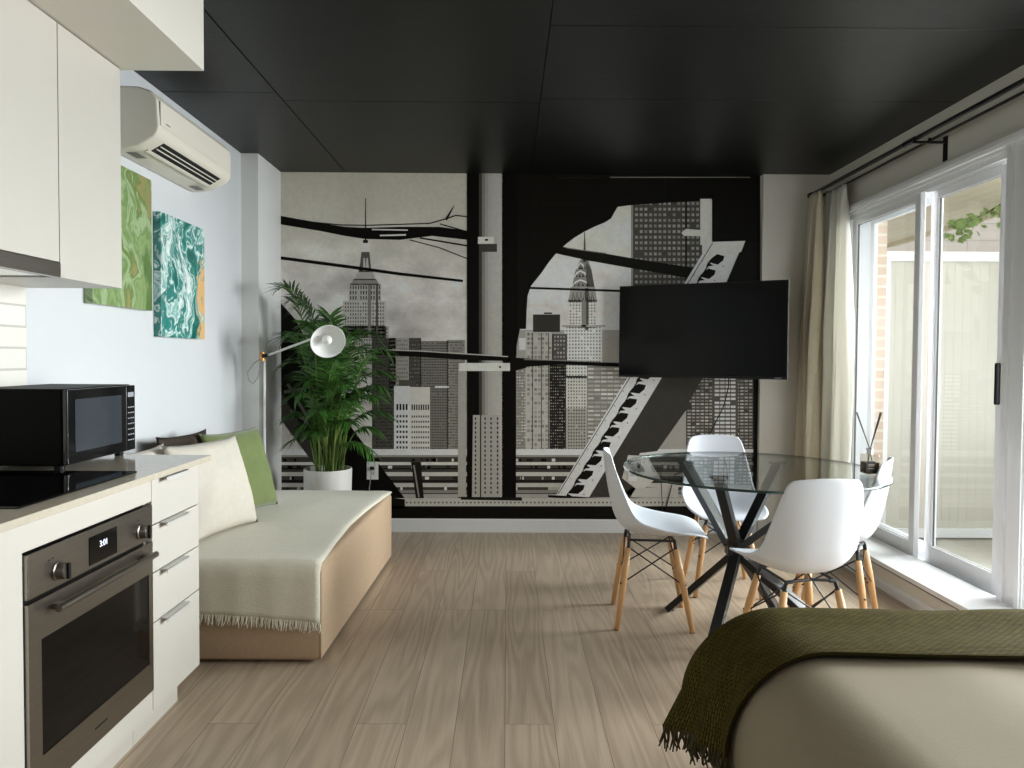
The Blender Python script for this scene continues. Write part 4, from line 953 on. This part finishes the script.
def knit(u, v):
    """u: 0 near edge -> 1 far edge; v: 0 at the window side -> 1 at the hanging hem"""
    top_len = TXR - (BX0 + R_); arc = R_ * PI / 2
    y = 1.70 + u * .345 + .012 * math.sin(v * 9 + 1) * (1 - u)
    hang = .012 + .10 * u
    s_ = v * (top_len + arc + hang); r_ = R_ + .014; ycor = max(0, y - (BY1 - R_)); dz = R_ - math.sqrt(max(0, R_ * R_ - ycor * ycor))
    wv = noise.noise(Vector((s_ * 3.2, y * 5, 2))) * .012
    if s_ < top_len: return (TXR - s_, y, BZ + .014 - dz + wv)
    if s_ < top_len + arc:
        a = (s_ - top_len) / R_; k = a / (PI / 2); f_ = .014 * math.sin(y * 38) * k
        return (BX0 + R_ - math.sin(a) * (r_ + f_) - .022 * k * u, y, BZ - R_ + math.cos(a) * r_ - dz * math.cos(a) + wv * (1 - k))
    h_ = s_ - top_len - arc; f_ = .014 * math.sin(y * 38)
    return (BX0 - .014 - f_ - h_ * .5 * u - .022 * u, y - .0 * h_, BZ - R_ - h_)
kb = MB().grid(knit, 40, 150); kt = kb.build('throw_blanket', olive, smooth=True, solid=.010)
uvl = kt.data.uv_layers.new(name='UVMap'); nv1 = 151
for lp in kt.data.loops:
    i, j = divmod(lp.vertex_index, nv1); uvl.data[lp.index].uv = (j / 150 * 1.75, i / 40 * .365)
tag(kt, 'olive green waffle-knit throw with tassels draped across the bed', 'blanket')
rnd = random.Random(9); fr = MB(); om = mat('olive_yarn', (62, 54, 22), .9, var=.15)
for i in range(70):
    u = (i + .5) / 70; p = Vector(knit(u, 1)); a1_ = p + Vector((rnd.uniform(-.016, .012), rnd.uniform(-.012, .012), -rnd.uniform(.02, .03))); a2_ = a1_ + Vector((rnd.uniform(-.014, .010), rnd.uniform(-.012, .012), -rnd.uniform(.015, .035)))
    fr.tube([p + Vector((0, 0, .008)), a1_, a2_], [.0042, .0036, .002], 5)
fr.build('fringe', om, kt, kind='stuff')

# ------------------------------------------------------------------ outside: balcony, privacy screen, neighbour, branch
conc = mat('balcony_concrete', (176, 172, 160), .8, var=.08, vscale=12)
struct('trim_20', B(XR + .2, 4.05, -2.6, 5.0, -.16, .02), conc)
struct('wall_facade', B(XR + .2, XR + .30, 4.83, 5.3, -.2, 2.5), brick_mat('tan_brick', (204, 182, 166), (194, 170, 152), (208, 200, 188), .2, .07, .010, axis='x'))
sf = MB()
for k in range(12): sf.box(2.47 + k * .125, 2.47 + k * .125 + .121, -2.6, 8.8, 2.46, 2.48)
sf.box(3.95, 3.99, -2.6, 8.8, 2.42, 2.62); struct('ceiling_balcony', sf, mat('beige_soffit', (196, 184, 156), .7, var=.04))
t = thing('privacy_screen', 'frosted white privacy screen with white rails on the balcony', 'screen', (3.2, 4.86, .02))
frost = mat('frosted_panel', (205, 201, 189), .5, var=.02, vscale=3)
sc_ = MB()
for k in range(24): sc_.box(2.59 + k * .058, 2.59 + k * .058 + .0572, 4.853, 4.867, .06, 1.93)
sc_.build('panel', frost, t)
for z0, z1, nm in ((1.925, 1.99, 'top_rail'), (.035, .095, 'bottom_rail')): B(2.565, 4.0, 4.835, 4.885, z0, z1).build(nm, trimw, t)
for x in (2.565, 3.96): B(x, x + .04, 4.84, 4.88, .02, 1.93).build('post', trimw, t)
rl = MB(); rl.box(3.99, 4.03, -2.6, 4.8, 1.0, 1.05); rl.box(3.99, 4.03, -2.6, 4.8, .08, .12)
for k in range(70): rl.box(4.0, 4.016, -2.55 + k * .105, -2.535 + k * .105, .12, 1.0)
rl = rl.build('balcony_railing', trimw); tag(rl, 'white metal balcony railing outside the window', 'railing')
nb = thing('neighbour_building', 'beige building wall seen beyond the balcony screen', 'building', (8, 9.5, -4))
B(1.0, 14, 9.3, 9.6, -4, 9).build('wall', brick_mat('pale_siding', (208, 192, 176), (204, 188, 172), (188, 172, 156), 4, .22, .008, axis='x'), nb)
MB().box(5.8, 7.0, 9.27, 9.3, .4, 1.6).build('window', mat('dark_window', (90, 96, 100), .1), nb)
lm = mat('maple_leaf', (146, 172, 104), .5, var=.25, vscale=9); t = thing('tree_branch', 'leafy green maple branch hanging beyond the balcony roof', 'branch', (3.9, 5.45, 2.35))
bt = pxw(1012, 198, 5.45); MB().tube([bt + Vector((.9, .1, .12)), bt, pxw(985, 214, 5.45), pxw(958, 226, 5.4)], [.02, .011, .006, .003], 7).build('twig', mat('bark', (90, 74, 54), .8), t)
rnd = random.Random(21)
star = [(0, -.1), (.22, -.32), (.2, -.08), (.52, -.12), (.36, .1), (.62, .34), (.28, .34), (.3, .6), (.1, .5), (0, .86)]
star = star + [(-x, y) for x, y in star[-2:0:-1]]
for i in range(70):
    s_ = rnd.random(); c_ = pxw(1010 - 60 * s_ + rnd.uniform(-6, 6), 210 + 22 * s_ + rnd.uniform(-9, 12), 5.45 + rnd.uniform(-.25, .25)); sz = rnd.uniform(.042, .07)
    M = Matrix.Rotation(rnd.uniform(-.8, .8), 3, 'X') @ Matrix.Rotation(rnd.uniform(-.8, .8), 3, 'Z') @ Matrix.Rotation(PI + rnd.uniform(-.8, .8), 3, 'Y')
    MB().add([M @ Vector((x * sz, rnd.uniform(-.1, .1) * sz, y * sz)) + c_ for x, y in star], [tuple(range(len(star)))]).build('leaf', lm, t)
